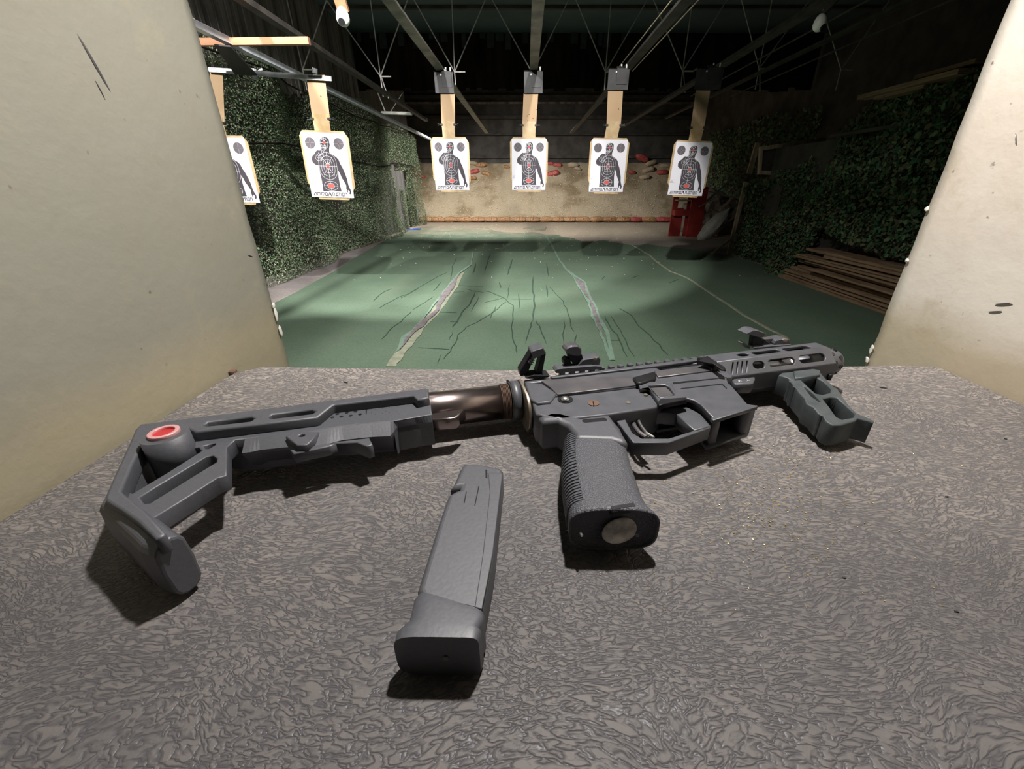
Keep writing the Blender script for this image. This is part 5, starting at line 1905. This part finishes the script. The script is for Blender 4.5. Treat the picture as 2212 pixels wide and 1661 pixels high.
# ribs on the backstrap
V, Fc = [], []
for k in range(27):
    f_ = 2.2 + k * (9.0 - 2.2) / 27
    i0 = int(f_); w1 = f_ - i0
    for dd in (0.0, 0.12):
        c = ends[i0][0].lerp(ends[i0 + 1][0], w1 + dd); d = ends[i0][1].lerp(ends[i0 + 1][1], w1 + dd); hz_ = ends[i0][2]
        for j in range(9):
            th = math.radians(118 + j * 15.5)
            cc_, ss_ = math.cos(th), math.sin(th)
            r1 = math.copysign(abs(cc_) ** 0.62, cc_); r2 = math.copysign(abs(ss_) ** 0.55, ss_) * hz_
            for sc2 in (1.0, 1.035):
                q = c + d * r1 * sc2
                V.append((q.x, q.y, GC + r2 * sc2))
    o = 36 * k
    for j in range(8):
        a_, b2_ = o + 2 * j, o + 18 + 2 * j
        Fc += [(a_ + 1, a_ + 3, b2_ + 3, b2_ + 1), (a_, a_ + 2, a_ + 3, a_ + 1), (b2_, b2_ + 1, b2_ + 3, b2_ + 2)]
rb = mesh_np('backstrap_ribs', V, Fc, 'gun_polymer', grip)
# dusty plug in the base
c, d, hz_ = ends[-1]
cp = c + d * 0.15
bm = bmesh.new()
bmesh.ops.create_uvsphere(bm, u_segments=28, v_segments=14, radius=1, matrix=Matrix.Translation((cp.x, cp.y + 0.0008, GC - 0.001)) @ Matrix.Rotation(-0.06, 4, 'Z') @ Matrix.Diagonal((0.0104, 0.0022, 0.0094, 1)))
obj('base_plug', bm, 'dusty_plug', grip, True)
gbox('base_latch', c.x - 0.003, c.x + 0.012, c.y - 0.0005, c.y + 0.004, GC + 0.0105, GC + 0.0150, 'gun_black', grip, 0.001)
bm = bmesh.new(); add_cyl(bm, (c.x - d.x * 0.78, c.y - 0.0005, GC + 0.001), (c.x - d.x * 0.78, c.y + 0.002, GC + 0.001), 0.0008, seg=8)
obj('base_pin', bm, 'bare_steel', grip)

# ---- charging handle wing (sticks out sideways, toward the viewer)
A_ = G(1140, 806, 0.044); 
def up_pt(u, v, b_fixed):
    """point over the gun at gun-up offset b_fixed under a pixel"""
    dx, dy, dz = ray(u, v)
    # solve t so that (P-GO).E2 = b_fixed
    t = (b_fixed + GO.dot(E2)) / (Vector((dx, dy, 0)).dot(E2))
    P = Vector((dx * t, dy * t, H + dz * t)) - GO
    return Vector((P.dot(E1), b_fixed, P.z))


def hull(name, pts, mat, parent, bev=0.0004):
    bm = bmesh.new()
    for p in pts:
        bm.verts.new(p)
    r = bmesh.ops.convex_hull(bm, input=bm.verts)
    bmesh.ops.delete(bm, geom=[g for g in r['geom_interior'] if isinstance(g, bmesh.types.BMVert)], context='VERTS')
    bmesh.ops.dissolve_limit(bm, angle_limit=0.02, verts=bm.verts, edges=bm.edges)
    if bev:
        bmesh.ops.bevel(bm, geom=bm.edges[:], offset=bev, segments=1, affect='EDGES')
    bmesh.ops.recalc_face_normals(bm, faces=bm.faces)
    return obj(name, bm, mat, parent)


def slab(name, px_pts, b0, b1, mat, parent, bev=0.0004):
    """slab facing gun-down, outline given by pixels, between gun-up offsets b0 and b1"""
    P = [up_pt(u, v, b0) for u, v in px_pts]
    return hull(name, P + [p + Vector((0, b1 - b0, 0)) for p in P], mat, parent, bev)


Cq = lambda *p: [(1080 + x / 3.687, 720 + y / 3.687) for x, y in p]
Eq = lambda *p: [(1500 + x / 5.027, 680 + y / 5.027) for x, y in p]
chh = slab('charging_handle', Cq((165, 345), (158, 300), (250, 150), (300, 135), (268, 200), (215, 330)), 0.010, 0.020, 'gun_black', gun, 0.0006)
slab('latch_cap', Cq((248, 152), (262, 138), (345, 112), (372, 158), (270, 205), (262, 190)), 0.008, 0.022, 'gun_anodised', chh, 0.0006)
slab('latch_leg', Cq((330, 175), (368, 160), (335, 330), (308, 345), (290, 320)), 0.010, 0.020, 'gun_black', chh, 0.0006)
for k in range(3):
    slab('latch_serration', Cq((224 + k * 12, 232 - k * 17), (232 + k * 12, 218 - k * 17), (262 + k * 8, 246 - k * 17), (256 + k * 8, 256 - k * 17)), 0.0085, 0.0105, 'gun_worn', chh, 0.0002)
slab('latch_base', Cq((200, 350), (270, 330), (330, 330), (400, 335), (390, 350), (330, 362), (215, 362)), 0.006, 0.018, 'gun_black', chh, 0.0005)

# ---- folding sights
rs_ = slab('rear_sight', Cq((600, 270), (650, 220), (670, 205), (790, 185), (805, 215), (790, 262), (740, 282), (680, 275)), 0.0290, 0.0420, 'gun_anodised', gun, 0.0008)
slab('sight_wheel', Cq((518, 140), (530, 115), (570, 98), (625, 95), (650, 115), (655, 160), (640, 185), (575, 180), (545, 165)), 0.0300, 0.0420, 'gun_worn', rs_, 0.0012)
slab('sight_neck', Cq((545, 165), (655, 165), (665, 215), (640, 262), (610, 262), (560, 215)), 0.0310, 0.0400, 'gun_black', rs_, 0.0006)
slab('wheel_knob', Cq((508, 215), (530, 195), (560, 205), (572, 250), (540, 260), (510, 250)), 0.0320, 0.0400, 'gun_black', rs_, 0.0006)
slab('sight_screw', Cq((742, 200), (755, 190), (772, 195), (775, 208), (760, 215), (745, 212)), 0.0282, 0.0320, 'worn_edge', rs_, 0.0003)
slab('sight_base', Cq((440, 300), (460, 280), (760, 255), (820, 262), (800, 285), (450, 318)), 0.0260, 0.0360, 'gun_anodised', rs_, 0.0005)
fs_ = slab('front_sight', Eq((860, 315), (885, 275), (980, 255), (1035, 265), (1048, 300), (1035, 335), (900, 352)), 0.0290, 0.0420, 'gun_anodised', gun, 0.0008)
slab('sight_plate', Eq((562, 205), (640, 166), (690, 168), (782, 200), (735, 252), (715, 240), (700, 232)), 0.0280, 0.0420, 'gun_anodised', fs_, 0.0004)
slab('sight_stem', Eq((640, 225), (700, 235), (735, 255), (790, 345), (625, 352), (650, 290)), 0.0320, 0.0380, 'gun_black', fs_, 0.0004)
slab('sight_leg', Eq((760, 262), (800, 300), (870, 345), (740, 350)), 0.0310, 0.0370, 'gun_black', fs_, 0.0004)
slab('sight_arm', Eq((740, 262), (830, 255), (975, 255), (880, 280), (860, 320), (800, 315)), 0.0330, 0.0390, 'gun_worn', fs_, 0.0004)
slab('sight_hook', Eq((512, 305), (520, 298), (545, 298), (570, 330), (608, 350), (600, 368), (575, 362), (530, 340)), 0.0320, 0.0380, 'gun_worn', fs_, 0.0003)
slab('sight_screw', Eq((955, 272), (975, 260), (1005, 262), (1018, 280), (1000, 292), (965, 288)), 0.0282, 0.0320, 'worn_edge', fs_, 0.0003)
slab('sight_base', Eq((640, 350), (1045, 318), (1060, 335), (1000, 352), (660, 372)), 0.0270, 0.0360, 'gun_anodised', fs_, 0.0005)
gplate('handguard_notch', zC([(1580, 218), (1650, 178), (1700, 210), (1790, 268), (1800, 290), (1760, 285), (1700, 240)], 0.0455), [], 0.0440, 0.0458, 'gun_black', handg, bev=0.0004)

# ================================================================== MAGAZINE
def W(pts, z, O):
    return [(PZ(800 + x / 2.965, 960 + y / 2.965, z) - O)[:2] for x, y in pts]


MO = PZ(990, 1230, 0)
mag = thing('magazine', 'black pistol magazine lying in front of the carbine grip', 'magazine', MO)
body = W([(600, 118), (575, 150), (535, 240), (512, 275), (575, 268), (572, 282), (545, 290), (498, 318), (440, 480), (300, 925), (330, 1000), (700, 1090), (720, 1050), (790, 690), (830, 330), (850, 160), (830, 142), (720, 122)], 0.0235, MO)
mb = plate('magazine_body', body, [], 0.001, 0.0235, 'gun_polymer', mag, 0.0032, res=4)
mb.data.polygons.foreach_set('use_smooth', [abs(p.normal.z) < 0.97 and len(p.vertices) == 4 for p in mb.data.polygons])
ridge = W([(668, 1040), (715, 1052), (785, 690), (840, 240), (846, 182), (755, 182), (765, 300), (720, 700)], 0.0240, MO)
plate('side_rib', ridge, [], 0.020, 0.0240, 'gun_polymer', mag, 0.0004)
for ln in ([(737, 160), (748, 160), (750, 215), (738, 210)], [(612, 300), (618, 300), (604, 372), (598, 372)], [(692, 265), (698, 265), (672, 390), (666, 390)], [(750, 178), (835, 178), (835, 184), (750, 184)]):
    plate('witness_groove', W(ln, 0.0237, MO), [], 0.0225, 0.0237, 'gun_worn' if ln[0][0] == 750 else 'gun_black', mag)
# floor plate: flared block, lofted so that its outer end is larger
P0 = [Vector(p) for p in W([(300, 925), (712, 1062)], 0.0248, MO)]
P1 = [Vector(p) for p in W([(132, 1225), (668, 1232)], 0.0265, MO)]
Pm = [Vector(p) for p in W([(215, 1105), (718, 1110)], 0.0262, MO)]
V, Fc = [], []
ns = 32
secs = [(P0[0].x - 0.0005, P0[0].y, P0[1].x + 0.0010, P0[1].y, 0.0, 0.0250), (P0[0].x - 0.0015, P0[0].y - 0.003, P0[1].x + 0.0015, P0[1].y - 0.003, 0.0, 0.0258),
        (Pm[0].x + 0.001, Pm[0].y + 0.001, Pm[1].x - 0.0012, Pm[1].y - 0.003, 0.0, 0.0262), (P1[0].x, P1[0].y + 0.004, P1[1].x + 0.0025, P1[1].y + 0.004, 0.0, 0.0265), (P1[0].x, P1[0].y, P1[1].x + 0.0015, P1[1].y, 0.0, 0.0262)]
for (xa, ya, xb, yb, z0, z1) in secs:
    for j in range(ns):
        th = 2 * math.pi * j / ns
        cc_, ss_ = math.cos(th), math.sin(th)
        ex_ = 0.45 if cc_ < 0 else 0.22
        r1 = math.copysign(abs(cc_) ** ex_, cc_); r2 = math.copysign(abs(ss_) ** ex_, ss_)
        f_ = (r1 + 1) / 2
        V.append((xa + (xb - xa) * f_, ya + (yb - ya) * f_, (z0 + z1) / 2 + (z1 - z0) / 2 * r2))
n = len(secs)
for k in range(n - 1):
    for j in range(ns):
        Fc.append((k * ns + j, k * ns + (j + 1) % ns, (k + 1) * ns + (j + 1) % ns, (k + 1) * ns + j))
Fc.append(tuple(range(ns))); Fc.append(tuple((n - 1) * ns + j for j in range(ns))[::-1])
fp = mesh_np('floor_plate', V, Fc, 'gun_polymer', mag, True)
bmx = bmesh.new(); bmx.from_mesh(fp.data); bmesh.ops.recalc_face_normals(bmx, faces=bmx.faces); bmx.to_mesh(fp.data); bmx.free()
fp.data.polygons[-1].use_smooth = False; fp.data.polygons[-2].use_smooth = False
es = fp.modifiers.new('split', 'EDGE_SPLIT'); es.split_angle = math.radians(40)
xm = (P1[0].x * 0.38 + P1[1].x * 0.62); ym = P1[0].y * 0.4 + P1[1].y * 0.6
bm = bmesh.new(); add_cyl(bm, (xm, ym + 0.001, 0.0125), (xm, ym - 0.0006, 0.0125), 0.0014, seg=12)
obj('detent', bm, 'gun_worn', mag)

# ================================================================== LITTER ON THE BENCH
V, Fc = [], []
def flake(u, v, s):
    P = PZ(u, v, 0.0)
    if not (WL + 0.01 < P.x < WR - 0.01) or P.y > BEDGE - 0.02:
        return
    o = len(V)
    a = random.random() * 6.28
    for j in range(3):
        V.append((P.x + s * math.cos(a + 2.1 * j), P.y + s * math.sin(a + 2.1 * j), 0.0002 + random.random() * s * 0.9))
    V.append((P.x, P.y, 0.0002 + s * 0.9))
    Fc.extend([(o, o + 1, o + 3), (o + 1, o + 2, o + 3), (o + 2, o, o + 3)])
for k in range(420):
    flake(random.gauss(1690, 120), random.gauss(1060, 75), random.uniform(0.00028, 0.00075))
for k in range(120):
    flake(random.uniform(900, 2150), random.uniform(960, 1320), random.uniform(0.00028, 0.0006))
tag(stuff(mesh_np('brass_dust', V, Fc, 'brass_flake')), 'tiny golden brass flecks scattered on the bench right of the grip', 'flecks')
for (u, v, s, lb) in ((2045, 1073, 0.0014, 'black speck of residue on the bench right of the foregrip, at mid height'), (1823, 1248, 0.0012, 'dark speck on the bench below the foregrip'), (1908, 838, 0.0018, 'thin dark splinter on the bench beyond the foregrip'),
                      (2172, 948, 0.0012, 'dark speck close to the right wall'), (747, 826, 0.0016, 'dark splinter near the far bench edge above the stock'), (2066, 1321, 0.0012, 'dark speck at the lower right of the bench')):
    P = PZ(u, v, 0)
    bm = bmesh.new()
    bmesh.ops.create_icosphere(bm, subdivisions=1, radius=1, matrix=Matrix.Translation((0, 0, s * 0.35)) @ Matrix.Rotation(random.uniform(-0.5, 0.5), 4, 'Z') @ Matrix.Diagonal((s * (2.2 if 'splinter' in lb else 1.0), s * 0.5, s * 0.4, 1)))
    tag(obj('debris_speck', bm, 'dark_chip', None, loc=P), lb, 'debris')
